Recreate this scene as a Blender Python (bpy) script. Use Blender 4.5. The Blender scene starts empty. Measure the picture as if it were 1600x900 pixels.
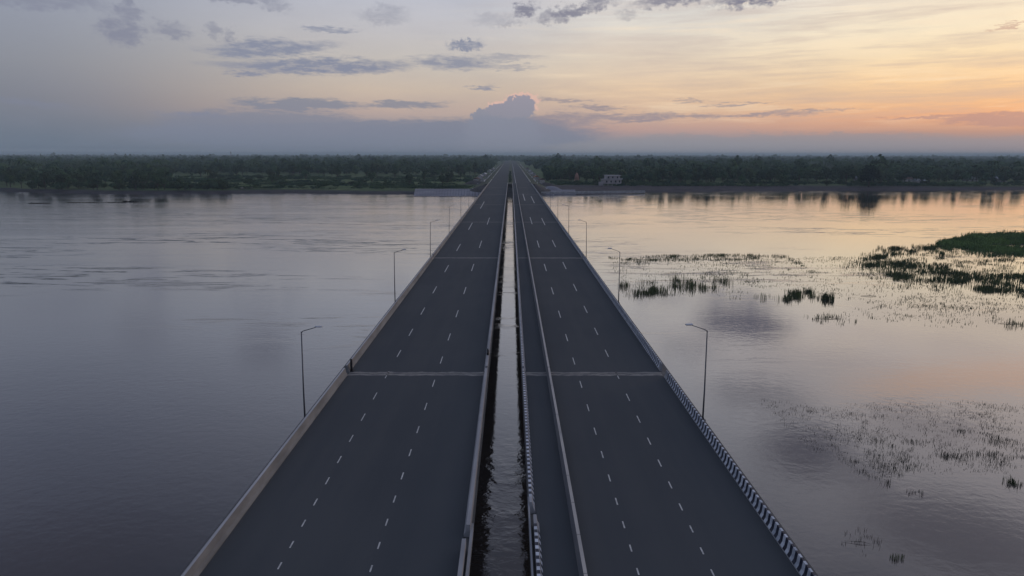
import bpy, math, random
import numpy as np
from mathutils import Vector, Matrix, Euler
R = math.radians
S = bpy.context.scene
COL = S.collection
random.seed(7)
RNG = np.random.default_rng(7)

# ------------------------------------------------------------------ camera
F, CX, CY = 1067.0, 800.0, 450.0
CAMZ, DECK = 24.1, 6.1
PITCH, YAW, ROLL = R(11.08), R(-0.107), R(0.07)
cam_d = bpy.data.cameras.new('camera')
cam = bpy.data.objects.new('camera', cam_d)
COL.objects.link(cam)
cam_d.sensor_width = 36
cam_d.lens = F / 1600 * 36
cam_d.clip_start = 0.5
cam_d.clip_end = 40000
cam.location = (0, 0, CAMZ)
cam.rotation_euler = (Matrix.Rotation(YAW, 3, 'Z') @ Matrix.Rotation(R(90) - PITCH, 3, 'X') @ Matrix.Rotation(ROLL, 3, 'Z')).to_euler()
S.camera = cam
CM = cam.rotation_euler.to_matrix()


def ray(px, py):
    return (CM @ Vector(((px - CX) / F, -(py - CY) / F, -1))).normalized()


def P(px, py, z=0.0):
    """where the line of sight through a photo point meets the level z"""
    d = ray(px, py)
    t = (z - CAMZ) / d.z
    return Vector((d.x * t, d.y * t, z))


def sky_pt(px, py):
    d = ray(px, py)
    return math.degrees(math.atan2(d.x, d.y)), math.degrees(math.asin(d.z))


# ------------------------------------------------------------------ colour management
S.view_settings.view_transform = 'Standard'
S.view_settings.look = 'None'
S.view_settings.exposure = 0
S.view_settings.gamma = 1
S.render.engine = 'CYCLES'
S.cycles.use_denoising = True
S.cycles.max_bounces = 5
S.cycles.diffuse_bounces = 2
S.cycles.glossy_bounces = 3
S.cycles.transmission_bounces = 2
S.cycles.volume_bounces = 0
S.cycles.caustics_reflective = False
S.cycles.caustics_refractive = False


def lin(c):
    return tuple(((v / 255) / 12.92 if v / 255 <= 0.04045 else ((v / 255 + 0.055) / 1.055) ** 2.4) for v in c)


# ------------------------------------------------------------------ world: dusk sky
W = bpy.data.worlds.new('World')
S.world = W
W.use_nodes = True
NT = W.node_tree
for n in list(NT.nodes):
    NT.nodes.remove(n)


class G:
    """small helper to write node graphs"""
    def __init__(s, nt): s.nt = nt

    def n(s, t, **kw):
        nd = s.nt.nodes.new(t)
        for k, v in kw.items():
            setattr(nd, k, v)
        return nd

    def set(s, sock, v):
        if v is None:
            return
        if isinstance(v, bpy.types.NodeSocket):
            s.nt.links.new(v, sock)
        else:
            sock.default_value = v

    def m(s, op, a, b=None, c=None, clamp=False):
        nd = s.n('ShaderNodeMath', operation=op, use_clamp=clamp)
        s.set(nd.inputs[0], a); s.set(nd.inputs[1], b); s.set(nd.inputs[2], c)
        return nd.outputs[0]

    def vm(s, op, a, b=None, scale=None):
        nd = s.n('ShaderNodeVectorMath', operation=op)
        s.set(nd.inputs[0], a)
        if b is not None: s.set(nd.inputs[1], b)
        if scale is not None: s.set(nd.inputs['Scale'], scale)
        return nd.outputs['Value'] if op in ('LENGTH', 'DOT_PRODUCT') else nd.outputs[0]

    def noise(s, vec, scale, detail=4, rough=0.5, dist=0.0, color=False):
        nd = s.n('ShaderNodeTexNoise')
        s.set(nd.inputs['Vector'], vec)
        nd.inputs['Scale'].default_value = scale
        nd.inputs['Detail'].default_value = detail
        nd.inputs['Roughness'].default_value = rough
        nd.inputs['Distortion'].default_value = dist
        return nd.outputs['Color'] if color else nd.outputs[0]

    def map(s, v, a, b, c=0.0, d=1.0, smooth=True):
        nd = s.n('ShaderNodeMapRange')
        nd.interpolation_type = 'SMOOTHSTEP' if smooth else 'LINEAR'
        s.set(nd.inputs[0], v)
        for i, x in enumerate((a, b, c, d)):
            s.set(nd.inputs[i + 1], x)
        return nd.outputs[0]

    def mix(s, f, a, b, mode='MIX'):
        nd = s.n('ShaderNodeMix', data_type='RGBA', blend_type=mode)
        s.set(nd.inputs[0], f)
        s.set(nd.inputs[6], a if not isinstance(a, tuple) else tuple(a)[:3] + (1,))
        s.set(nd.inputs[7], b if not isinstance(b, tuple) else tuple(b)[:3] + (1,))
        return nd.outputs[2]

    def ramp(s, f, stops):
        nd = s.n('ShaderNodeValToRGB')
        s.set(nd.inputs[0], f)
        e = nd.color_ramp.elements
        while len(e) < len(stops):
            e.new(0.5)
        for el, (p, c) in zip(e, sorted(stops)):
            el.position = p
            el.color = tuple(c)[:3] + (1,)
        return nd.outputs[0]

    def mapping(s, vec, loc=(0, 0, 0), rot=(0, 0, 0), scale=(1, 1, 1), kind='POINT'):
        nd = s.n('ShaderNodeMapping', vector_type=kind)
        s.set(nd.inputs[0], vec)
        nd.inputs[1].default_value = loc
        nd.inputs[2].default_value = rot
        nd.inputs[3].default_value = scale
        return nd.outputs[0]


g = G(NT)
SUN_AZ, SUN_EL = 52.0, 5.0     # degrees, azimuth to the right of the bridge axis
tc = g.n('ShaderNodeTexCoord').outputs['Generated']
sep = g.n('ShaderNodeSeparateXYZ')
g.set(sep.inputs[0], g.vm('NORMALIZE', tc))
X, Y, Z = sep.outputs
az = g.m('MULTIPLY', g.m('ARCTAN2', X, Y), 57.29578)
el = g.m('MULTIPLY', g.m('ARCSINE', Z), 57.29578)
comb = g.n('ShaderNodeCombineXYZ')
g.set(comb.inputs[0], az); g.set(comb.inputs[1], el)
AE = comb.outputs[0]

ELMAX = 60.0


def column(pts):
    return [((min(max(e, 0), ELMAX)) / ELMAX, lin(c)) for e, c in pts]


elf = g.m('DIVIDE', el, ELMAX, clamp=True)
# columns of clear-sky colour (elevation in degrees, colour), from far left to far right
colL = g.ramp(elf, column([(0, (106, 119, 136)), (2, (112, 122, 137)), (3.8, (124, 129, 141)), (6.2, (138, 142, 153)), (9.2, (145, 151, 166)), (12.5, (146, 153, 172)), (20, (126, 134, 158)), (34, (96, 105, 132)), (60, (120, 132, 160))]))
colC = g.ramp(elf, column([(0, (128, 136, 152)), (1.8, (152, 146, 152)), (3.3, (188, 168, 160)), (5, (202, 185, 170)), (7.0, (200, 192, 184)), (9.6, (196, 194, 198)), (12.5, (188, 192, 206)), (21, (172, 178, 198)), (34, (134, 142, 166)), (60, (118, 130, 158))]))
colM = g.ramp(elf, column([(0, (142, 147, 159)), (1.1, (150, 147, 155)), (2.0, (192, 158, 149)), (3.2, (214, 182, 158)), (5.2, (230, 202, 172)), (7.4, (232, 215, 193)), (10.5, (226, 222, 215)), (13, (220, 217, 218)), (16, (218, 216, 222)), (21, (204, 207, 220)), (34, (168, 175, 198)), (60, (136, 148, 176))]))
colR = g.ramp(elf, column([(0, (142, 140, 149)), (0.9, (152, 142, 146)), (1.6, (196, 150, 130)), (2.7, (244, 178, 130)), (4.2, (255, 206, 150)), (6.6, (253, 226, 184)), (8.6, (255, 238, 206)), (11, (240, 224, 204)), (14, (240, 224, 216)), (21, (218, 211, 216)), (34, (170, 174, 196)), (60, (138, 148, 176))]))
colB = g.ramp(elf, column([(0, (92, 104, 124)), (6, (120, 126, 150)), (14, (128, 138, 164)), (34, (122, 134, 162)), (60, (118, 130, 158))]))
c1 = g.mix(g.map(az, -37, -9), colL, colC)
c2 = g.mix(g.map(az, -5, 12), c1, colM)
c3 = g.mix(g.map(az, 10, 36), c2, colR)
behind = g.map(g.m('ABSOLUTE', az), 62, 130)
sky = g.mix(behind, c3, colB)

# cirrus streaks on the sunset side, tilted slightly upward to the right
cv = g.mapping(AE, rot=(0, 0, R(-7)), scale=(0.045, 0.62, 1))
cir = g.noise(cv, 1.5, 8, 0.6, 0.35)
cir2 = g.noise(g.mapping(AE, loc=(9, 3, 0), rot=(0, 0, R(-12)), scale=(0.10, 1.3, 1)), 1.4, 7, 0.68, 0.5)
cirm = g.m('ADD', g.map(cir, 0.35, 0.70, -1, 1), g.m('MULTIPLY', g.map(cir2, 0.35, 0.68, -1, 1), 0.45))
cw = g.m('MULTIPLY', g.map(az, -14, 24), g.m('MULTIPLY', g.map(el, 1.2, 3.5), g.map(el, 24, 12)))
cirf = g.m('MULTIPLY', cirm, cw)
sky = g.mix(g.m('MULTIPLY', g.m('MAXIMUM', cirf, 0), 0.38, clamp=True), sky, lin((255, 232, 200)))
sky = g.mix(g.m('MULTIPLY', g.m('MAXIMUM', g.m('MULTIPLY', cirf, -1), 0), 0.32, clamp=True), sky, lin((192, 172, 166)))
# faint unevenness everywhere
un = g.noise(g.mapping(AE, scale=(0.10, 0.30, 1)), 1.0, 6, 0.6)
sky = g.mix(g.map(un, 0.3, 0.7, 0.0, 0.16), sky, lin((140, 142, 158)))
# thin pale line just above the horizon
hl = g.m('MULTIPLY', g.map(el, 0.42, 0.1), 0.30)
sky = g.mix(hl, sky, lin((172, 180, 194)))

# distorted coordinates: long flat wisps and round puffs
nW = g.noise(g.mapping(AE, scale=(0.16, 0.9, 1)), 1.6, 6, 0.6, color=True)
nW2 = g.noise(g.mapping(AE, loc=(3, 7, 0), scale=(0.75, 3.4, 1)), 1.7, 6, 0.66, color=True)
wisp = g.vm('ADD', AE, g.vm('MULTIPLY', g.vm('SUBTRACT', nW, (0.5, 0.5, 0.5)), (5.0, 1.25, 0)))
wisp = g.vm('ADD', wisp, g.vm('MULTIPLY', g.vm('SUBTRACT', nW2, (0.5, 0.5, 0.5)), (3.4, 0.85, 0)))
nP = g.noise(g.mapping(AE, scale=(0.75, 1.0, 1)), 1.5, 9, 0.68, color=True)
puff = g.vm('ADD', AE, g.vm('MULTIPLY', g.vm('SUBTRACT', nP, (0.5, 0.5, 0.5)), (3.0, 2.4, 0)))

nP2 = g.noise(g.mapping(AE, loc=(5, 1, 0)), 2.2, 9, 0.62, color=True)
puff2 = g.vm('ADD', AE, g.vm('MULTIPLY', g.vm('SUBTRACT', nP2, (0.5, 0.5, 0.5)), (1.5, 1.4, 0)))


def blob(coord, px, py, rx, ry, rot=0.0, edge=(1.15, 0.6), s=1.0):
    a0, e0 = sky_pt(px, py)
    a1, _ = sky_pt(px + rx, py)
    _, e1 = sky_pt(px, py - ry)
    mp = g.mapping(coord, loc=(a0, e0, 0), rot=(0, 0, R(rot)), scale=(max(abs(a1 - a0), .05), max(abs(e1 - e0), .05), 1), kind='TEXTURE')
    ln = g.vm('LENGTH', mp)
    return g.map(ln, edge[0], edge[1], 0.0, s)


def blob_ae(coord, a0, e0, ra, re, rot=0.0, edge=(1.2, 0.3), s=1.0):
    mp = g.mapping(coord, loc=(a0, e0, 0), rot=(0, 0, R(rot)), scale=(ra, re, 1), kind='TEXTURE')
    return g.map(g.vm('LENGTH', mp), edge[0], edge[1], 0.0, s)


def union(lst):
    r = lst[0]
    for b in lst[1:]:
        r = g.m('MAXIMUM', r, b)
    return r


# low cloud bank along the horizon, mostly left
bank = union([
    blob(wisp, 430, 200, 175, 28, 0, (1.2, 0.75), .75), blob(wisp, 470, 165, 110, 11, 0, (1.2, .6), .8),
    blob(wisp, 560, 212, 330, 26, 0, (1.15, 0.8), .85), blob(wisp, 700, 218, 240, 34, 2, (1.15, 0.8), .9),
    blob(wisp, 630, 164, 70, 6, 2, (1.3, .5), .75), blob(wisp, 460, 156, 34, 4, 0, (1.3, .4), .8)])
sky = g.mix(bank, sky, lin((124, 132, 151)))
# low bank on the right side
bankR = union([blob(wisp, 1160, 232, 420, 24, 1, (1.1, .8), .62), blob(wisp, 1560, 236, 330, 24, -1, (1.1, .8), .5), blob(puff, 1312, 210, 15, 6, 0, (1.3, .4), .6)])
sky = g.mix(bankR, sky, lin((146, 147, 155)))
# streak clouds near the horizon right of the tower
st = union([
    blob(wisp, 990, 182, 175, 6, 0, (1.25, .5), .8), blob(wisp, 880, 186, 75, 12, 0, (1.2, .5), .8), blob(wisp, 940, 168, 50, 4, 1, (1.2, .4), .8),
    blob(wisp, 875, 158, 55, 3.5, 0, (1.2, .4), .7), blob(wisp, 1170, 180, 130, 4, 1, (1.3, .4), .75), blob(wisp, 1160, 163, 60, 2.5, 2, (1.3, .4), .7),
    blob(wisp, 1080, 158, 28, 2, 0, (1.3, .4), .6), blob(wisp, 1260, 173, 90, 2.5, 1, (1.3, .4), .7)])
cmod = g.map(g.noise(g.mapping(AE, loc=(2, 8, 0), scale=(.6, 2.0, 1)), 1.3, 7, .65), .32, .56, .45, 1.0)
sky = g.mix(g.m('MULTIPLY', st, cmod), sky, lin((144, 138, 150)))
st2 = union([blob(wisp, 1560, 187, 95, 9, 0, (1.2, .5), .85), blob(wisp, 1450, 184, 85, 3, 0, (1.3, .4), .8), blob(wisp, 1590, 37, 34, 3, 8, (1.3, .4), .6)])
sky = g.mix(st2, sky, lin((186, 148, 140)))
# flat blue-grey clouds, left and centre
fl = union([
    blob(wisp, 500, 104, 155, 13, 1.5, (1.25, .5), .9), blob(wisp, 380, 116, 42, 5, 0, (1.2, .5), .8), blob(wisp, 425, 76, 100, 14, 4, (1.25, .5), .85),
    blob(wisp, 520, 48, 48, 5, 2, (1.2, .5), .7), blob(wisp, 705, 97, 72, 14, 0, (1.3, .4), .8), blob(puff2, 728, 70, 30, 9, 0, (1.15, .6), .85),
    blob(wisp, 752, 138, 26, 5, 0, (1.2, .4), .8),
    blob(wisp, 790, 90, 50, 5, 0, (1.4, .3), .5), blob(wisp, 800, 105, 44, 3, 0, (1.4, .3), .5),
    blob(wisp, 55, 160, 80, 7, -4, (1.4, .3), .35), blob(wisp, 300, 179, 60, 3, 0, (1.4, .3), .45)])
sky = g.mix(g.m('MULTIPLY', fl, cmod), sky, lin((126, 134, 158)))
# puffy grey clouds at the top
pf = union([
    blob(puff, 190, 48, 42, 24, 0, (1.2, .5), .8), blob(puff, 200, 18, 26, 18, 0, (1.2, .5), .7), blob(puff, 268, 46, 34, 17, 0, (1.2, .4), .65),
    blob(puff, 334, 50, 14, 14, 0, (1.2, .4), .55), blob(puff, 358, 52, 11, 10, 0, (1.2, .4), .5), blob(puff, 60, -2, 120, 20, 0, (1.2, .4), .6),
    blob(puff, 370, -6, 80, 14, 0, (1.2, .4), .65), blob(puff, 430, 10, 26, 8, 0, (1.3, .3), .5), blob(puff, 600, 25, 44, 16, 0, (1.3, .3), .4), blob(puff, 770, 30, 36, 12, 0, (1.3, .3), .3)])
sky = g.mix(g.m('MULTIPLY', pf, cmod), sky, lin((128, 132, 152)))
tp = union([
    blob(puff, 900, 16, 75, 13, 11, (1.2, .4), .85), blob(puff, 820, 14, 22, 13, 24, (1.2, .4), .85), blob(puff, 1050, 0, 70, 12, 4, (1.2, .4), .8),
    blob(puff, 1185, -4, 90, 15, 2, (1.2, .4), .95), blob(puff, 980, 22, 18, 8, 0, (1.3, .3), .35), blob(puff, 800, 38, 22, 6, 0, (1.3, .3), .3)])
sky = g.mix(g.m('MULTIPLY', tp, cmod), sky, lin((118, 119, 140)))
# clouds higher than the frame, seen in the water
hi = union([
    blob_ae(puff2, 19.3, 13.3, 4.4, 1.15, 2, (1.2, .5), s=1.0), blob_ae(puff, 24.8, 22.4, 4.4, 2.4, 0, (1.3, .2), s=.8), blob_ae(puff, 21, 18.8, 5, 1.3, 0, s=.5), blob_ae(puff, 29, 23.5, 3, 1.2, 0, s=.5), blob_ae(puff, 15, 15.6, 3.2, .9, 0, s=.4), blob_ae(puff, -20.5, 15.0, 2.6, 1.7, 0, s=.45),
    blob_ae(puff, -29, 12.6, 2.2, 1.6, 0, s=.3), blob_ae(wisp, 36, 26, 9, 3, 0, s=.6),
    blob_ae(wisp, -40, 28, 16, 4, 0, s=.5), blob_ae(wisp, 5, 32, 16, 4, 0, s=.5), blob_ae(puff, 33, 19, 5, 1.3, 0, s=.35)])
sky = g.mix(hi, sky, lin((100, 100, 120)))
# warm cloud band higher on the right
wm = union([blob_ae(wisp, 35, 15.4, 10, 1.2, -14, s=.8)])
sky = g.mix(wm, sky, lin((244, 206, 184)))
# scattered cloud outside the photographed part
oth = g.noise(g.mapping(tc, scale=(1, 1, 3)), 2.6, 8, 0.6)
om = g.m('MULTIPLY', g.m('MULTIPLY', g.map(oth, 0.50, 0.66), g.m('MAXIMUM', g.map(g.m('ABSOLUTE', az), 44, 60), g.map(el, 26, 36))), 0.6)
sky = g.mix(om, sky, lin((104, 108, 130)))
# cumulus tower over the bridge head, its right edge lit pink
tw = [(812, 160, 26, 12), (796, 172, 42, 14), (765, 184, 32, 17), (800, 198, 44, 24), (808, 222, 40, 30), (752, 206, 28, 26), (780, 228, 66, 30)]
rim = union([blob(puff2, x + 4, y - 3, a, b, 0, (1.08, .92), .85) for x, y, a, b in tw[:2]])
sky = g.mix(rim, sky, lin((222, 184, 172)))
body = union([blob(puff2, x, y + 2, a, b, 0, (1.06, .9), .92) for x, y, a, b in tw[:3]] + [blob(puff2, x, y, a, b, 0, (1.2, .6), .8) for x, y, a, b in tw[3:]])
shade = lin((142, 144, 161))
sky = g.mix(body, sky, g.mix(g.map(el, 5.2, 2.6), shade, lin((133, 139, 156))))
# the low air below the clouds
low = g.map(el, 2.0, 0.2, 0.0, 0.35)
lowc = g.mix(g.map(az, -30, 25), lin((106, 120, 138)), lin((146, 148, 157)))
sky = g.mix(low, sky, lowc)

nis = g.n('ShaderNodeTexSky', sky_type='NISHITA')
nis.sun_disc = False
nis.sun_elevation = R(SUN_EL)
nis.sun_rotation = R(SUN_AZ)
nis.air_density = 1.6
nis.dust_density = 2.0
bg1 = g.n('ShaderNodeBackground'); g.set(bg1.inputs[0], sky); bg1.inputs[1].default_value = 1.0
bg2 = g.n('ShaderNodeBackground'); g.set(bg2.inputs[0], nis.outputs[0]); bg2.inputs[1].default_value = 0.006
ad = g.n('ShaderNodeAddShader')
NT.links.new(bg1.outputs[0], ad.inputs[0]); NT.links.new(bg2.outputs[0], ad.inputs[1])
wo = g.n('ShaderNodeOutputWorld')
NT.links.new(ad.outputs[0], wo.inputs[0])
W.cycles.sampling_method = 'MANUAL'
W.cycles.sample_map_resolution = 512

# ------------------------------------------------------------------ sun (veiled, very low)
sd = bpy.data.lights.new('sun', 'SUN')
sd.energy = 0.5
sd.angle = R(12)
sd.color = (1.0, 0.72, 0.5)
so = bpy.data.objects.new('sun', sd)
COL.objects.link(so)
dv = Vector((math.sin(R(SUN_AZ)) * math.cos(R(SUN_EL)), math.cos(R(SUN_AZ)) * math.cos(R(SUN_EL)), math.sin(R(SUN_EL))))
so.rotation_euler = dv.to_track_quat('Z', 'Y').to_euler()
so.location = (200, 200, 120)


# ------------------------------------------------------------------ materials
def mat(name, base, rough=0.8, vary=0.0, scale=1.0, second=None, spec=0.3, metal=0.0, bump=0.0, bscale=8.0, rand=0.0, stretch=(1, 1, 1), detail=6):
    m = bpy.data.materials.new(name)
    m.use_nodes = True
    gg = G(m.node_tree)
    bs = m.node_tree.nodes['Principled BSDF']
    bs.inputs['Roughness'].default_value = rough
    bs.inputs['Specular IOR Level'].default_value = spec
    bs.inputs['Metallic'].default_value = metal
    geo = gg.n('ShaderNodeNewGeometry').outputs['Position']
    vec = gg.mapping(geo, scale=stretch)
    c = tuple(base) + (1,)
    out = None
    if second is not None or vary:
        f = gg.map(gg.noise(vec, scale, detail, 0.6), 0.32, 0.68)
        b = second if second is not None else tuple(v * (1 - vary) for v in base)
        out = gg.mix(f, tuple(base), tuple(b))
    if rand:
        oi = gg.n('ShaderNodeObjectInfo').outputs['Random']
        k = gg.map(oi, 0, 1, 1 - rand, 1 + rand, smooth=False)
        hs = gg.n('ShaderNodeHueSaturation')
        gg.set(hs.inputs['Hue'], gg.map(oi, 0, 1, 0.5 - rand * .07, 0.5 + rand * .07, smooth=False))
        gg.set(hs.inputs['Value'], k)
        gg.set(hs.inputs['Color'], out if out is not None else c)
        out = hs.outputs[0]
    if out is None:
        bs.inputs['Base Color'].default_value = c
    else:
        gg.set(bs.inputs['Base Color'], out)
    if bump:
        bn = gg.n('ShaderNodeBump')
        bn.inputs['Strength'].default_value = bump
        bn.inputs['Distance'].default_value = 0.05
        gg.set(bn.inputs['Height'], gg.noise(vec, bscale, 5, 0.6))
        gg.set(bs.inputs['Normal'], bn.outputs[0])
    return m


M = {}
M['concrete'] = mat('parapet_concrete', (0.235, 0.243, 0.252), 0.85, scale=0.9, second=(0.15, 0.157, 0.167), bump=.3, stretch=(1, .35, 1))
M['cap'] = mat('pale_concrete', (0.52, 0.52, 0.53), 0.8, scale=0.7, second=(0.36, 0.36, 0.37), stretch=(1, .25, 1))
M['cap2'] = mat('inner_parapet_concrete', (0.38, 0.385, 0.40), 0.8, scale=0.7, second=(0.26, 0.265, 0.28), stretch=(1, .25, 1))
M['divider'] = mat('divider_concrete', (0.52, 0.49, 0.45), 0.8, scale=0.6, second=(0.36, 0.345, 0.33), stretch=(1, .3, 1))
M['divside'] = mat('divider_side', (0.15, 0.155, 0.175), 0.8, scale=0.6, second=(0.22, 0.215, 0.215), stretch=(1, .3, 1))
M['girder'] = mat('girder_concrete', (0.16, 0.155, 0.15), 0.9, scale=.3, second=(.10, .098, .095))
M['joint'] = mat('joint_concrete', (0.30, 0.285, 0.26), 0.9, scale=2.2, second=(0.13, 0.13, 0.135), stretch=(.7, 2, 1))
M['white'] = mat('white_paint', (0.68, 0.72, 0.78), 0.6, scale=1.4, second=(0.38, 0.42, 0.48))
M['black'] = mat('black_paint', (0.012, 0.016, 0.034), 0.5, scale=1.4, second=(0.03, 0.036, 0.06))
M['line'] = mat('road_paint', (0.66, 0.65, 0.62), 0.7, scale=4, second=(0.42, 0.42, 0.41))
M['steel'] = mat('galvanised_steel', (0.15, 0.16, 0.18), 0.5, metal=0.3, vary=.3, scale=1)
M['head'] = mat('lamp_casing', (0.62, 0.63, 0.66), 0.3, metal=0.0)
M['glass'] = mat('lamp_glass', (0.75, 0.76, 0.80), 0.15, spec=.6)
M['darkmetal'] = mat('dark_pipe', (0.015, 0.015, 0.02), 0.6)
M['leaf'] = mat('dark_foliage', (0.034, 0.066, 0.038), 0.9, scale=.25, second=(0.068, 0.108, 0.048), rand=.38, spec=.1)
M['leafd'] = mat('deep_foliage', (0.018, 0.030, 0.022), 0.9, scale=.25, second=(0.03, 0.045, 0.028), spec=.1)
M['leaf2'] = mat('bright_foliage', (0.058, 0.094, 0.036), 0.9, scale=.25, second=(0.040, 0.064, 0.030), rand=.3, spec=.1)
M['palm'] = mat('palm_fronds', (0.042, 0.062, 0.03), 0.8, scale=.5, second=(0.07, 0.085, 0.04), rand=.25, spec=.15)
M['bark'] = mat('bark', (0.09, 0.07, 0.055), 0.9, vary=.4, scale=1)
M['forest'] = mat('forest_foliage', (0.028, 0.060, 0.040), 0.95, scale=0.045, second=(0.092, 0.142, 0.062), spec=.05, detail=9)
M['reed'] = mat('reeds', (0.13, 0.165, 0.06), 0.8, scale=.35, second=(0.08, 0.10, 0.042), spec=.1)
M['reedg'] = mat('marsh_grass', (0.18, 0.28, 0.085), 0.8, scale=.10, second=(0.09, 0.15, 0.055), spec=.1)
M['reedn'] = mat('wet_weed', (0.075, 0.08, 0.055), 0.8, scale=.8, second=(0.04, 0.04, 0.03), spec=.1)
M['reedd'] = mat('dead_stems', (0.045, 0.04, 0.03), 0.9, scale=.5, second=(0.02, 0.018, 0.015), spec=.1)
M['soil'] = mat('mud', (0.085, 0.075, 0.07), 0.9, scale=.2, second=(0.05, 0.045, 0.045))
M['sand'] = mat('sand', (0.27, 0.25, 0.22), 0.95, scale=.1, second=(0.16, 0.155, 0.14))
M['track'] = mat('dirt_track', (0.14, 0.13, 0.11), 0.95, scale=.05, second=(0.075, 0.09, 0.055))
M['embank'] = mat('embankment_grass', (0.045, 0.068, 0.034), 0.95, scale=.06, second=(0.078, 0.084, 0.052))
M['wallw'] = mat('white_wall', (0.50, 0.47, 0.47), 0.8, scale=.3, second=(0.36, 0.33, 0.33))
M['wallp'] = mat('pink_plaster', (0.42, 0.24, 0.19), 0.8, scale=.4, second=(0.30, 0.17, 0.14))
M['roofg'] = mat('tin_roof', (0.38, 0.40, 0.44), 0.5, scale=.4, second=(0.24, 0.25, 0.28), rand=.3)
M['roofd'] = mat('rusty_roof', (0.16, 0.09, 0.07), 0.8, vary=.4, scale=.4)
M['dark'] = mat('dark_opening', (0.02, 0.02, 0.025), 0.7)
M['apron'] = mat('apron_concrete', (0.27, 0.27, 0.31), 0.85, scale=.08, second=(0.19, 0.185, 0.215))
M['orange'] = mat('orange_sheet', (0.50, 0.20, 0.09), 0.7, vary=.3, scale=1)

# asphalt
m = bpy.data.materials.new('asphalt'); m.use_nodes = True; M['asphalt'] = m
ga = G(m.node_tree); bs = m.node_tree.nodes['Principled BSDF']
geo = ga.n('ShaderNodeNewGeometry').outputs['Position']
f1 = ga.noise(ga.mapping(geo, scale=(.5, .03, 1)), 1.3, 5, .55)
f2 = ga.noise(ga.mapping(geo, scale=(.12, .08, 1)), 1.0, 6, .6)
f3 = ga.noise(geo, 30, 3, .6)
cc = ga.mix(ga.map(ga.m('ADD', ga.m('MULTIPLY', f1, .5), ga.m('MULTIPLY', f2, .5)), .38, .62), (0.072, 0.079, 0.087), (0.086, 0.092, 0.098))
cc = ga.mix(ga.m('MULTIPLY', ga.map(f3, .3, .7), .2), cc, (0.11, 0.11, 0.115))
ga.set(bs.inputs['Base Color'], cc)
bs.inputs['Roughness'].default_value = 0.95
bs.inputs['Specular IOR Level'].default_value = 0.08

# water
m = bpy.data.materials.new('river_water'); m.use_nodes = True; M['water'] = m
ga = G(m.node_tree); bs = m.node_tree.nodes['Principled BSDF']
geo = ga.n('ShaderNodeNewGeometry').outputs['Position']
mud = ga.noise(ga.mapping(geo, scale=(.012, .03, 1)), 1.0, 6, .6, .4)
body = ga.mix(ga.map(mud, .35, .65), (0.040, 0.034, 0.033), (0.062, 0.051, 0.046))
sx = ga.n('ShaderNodeSeparateXYZ'); ga.set(sx.inputs[0], geo)
leftness = ga.map(sx.outputs[0], 60, -60)
farness = ga.map(sx.outputs[1], 90, 260)
# current and breeze: rough bands lie across the river; the right side near the reeds is calmer
band = ga.map(ga.noise(ga.mapping(geo, scale=(.0055, .045, 1)), 1.0, 7, .62, .8), .44, .60)
rough = ga.m('ADD', 0.03, ga.m('MULTIPLY', band, ga.m('MULTIPLY', farness, ga.m('ADD', 0.005, ga.m('MULTIPLY', leftness, 0.05)))))
w1 = ga.noise(ga.mapping(geo, scale=(.8, 1.0, 1)), 1.3, 4, .6, .3)
w2 = ga.noise(ga.mapping(geo, scale=(.28, .5, 1)), .8, 3, .5, .5)
w3 = ga.noise(ga.mapping(geo, scale=(.06, .26, 1)), .9, 7, .65, .8)
# broken streaks of current
w4 = ga.map(ga.noise(ga.mapping(geo, loc=(40, 3, 0), scale=(.06, .34, 1)), 1.0, 8, .68, 1.0), .54, .64)
patch = ga.map(ga.noise(ga.mapping(geo, scale=(.008, .02, 1)), 1.0, 3, .5), .42, .6)
w4 = ga.m('MULTIPLY', ga.m('MULTIPLY', w4, patch), ga.map(sx.outputs[1], 60, 150))
h = ga.m('ADD', ga.m('MULTIPLY', w1, .10), ga.m('MULTIPLY', w2, .07))
amp = ga.m('ADD', ga.m('ADD', .13, ga.m('MULTIPLY', leftness, .13)), ga.m('MULTIPLY', ga.m('MULTIPLY', band, farness), ga.m('ADD', .15, ga.m('MULTIPLY', leftness, .6))))
nearb = ga.map(ga.m('ABSOLUTE', sx.outputs[0]), 22, 5)
ed = ga.map(ga.noise(geo, .09, 4, .6, .8), .42, .62)
amp = ga.m('ADD', amp, ga.m('MULTIPLY', ga.m('MULTIPLY', nearb, ga.map(sx.outputs[1], 75, 45)), ga.m('ADD', .12, ga.m('MULTIPLY', ed, .5))))
h = ga.m('MULTIPLY', h, amp)
h = ga.m('ADD', h, ga.m('MULTIPLY', ga.m('MULTIPLY', w3, farness), ga.m('ADD', ga.m('ADD', .025, ga.m('MULTIPLY', ga.map(sx.outputs[1], 350, 430), .06)), ga.m('MULTIPLY', leftness, .12))))
h = ga.m('ADD', h, ga.m('MULTIPLY', w4, ga.m('ADD', .045, ga.m('MULTIPLY', leftness, .04))))
bn = ga.n('ShaderNodeBump'); bn.inputs['Strength'].default_value = 1.0; bn.inputs['Distance'].default_value = 0.55
ga.set(bn.inputs['Height'], h)
inc = ga.n('ShaderNodeNewGeometry').outputs['Incoming']
cosv = ga.m('ABSOLUTE', ga.vm('DOT_PRODUCT', inc, bn.outputs[0]))
fres = ga.m('ADD', .02, ga.m('MULTIPLY', 1.16, ga.m('POWER', ga.m('SUBTRACT', 1.0, cosv, clamp=True), 3.1)), clamp=True)
fres = ga.m('MINIMUM', .97, ga.m('MULTIPLY', fres, ga.m('SUBTRACT', 1.0, ga.m('MULTIPLY', leftness, .17))))
m.node_tree.nodes.remove(bs)
df = ga.n('ShaderNodeBsdfDiffuse'); ga.set(df.inputs['Color'], body)
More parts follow.
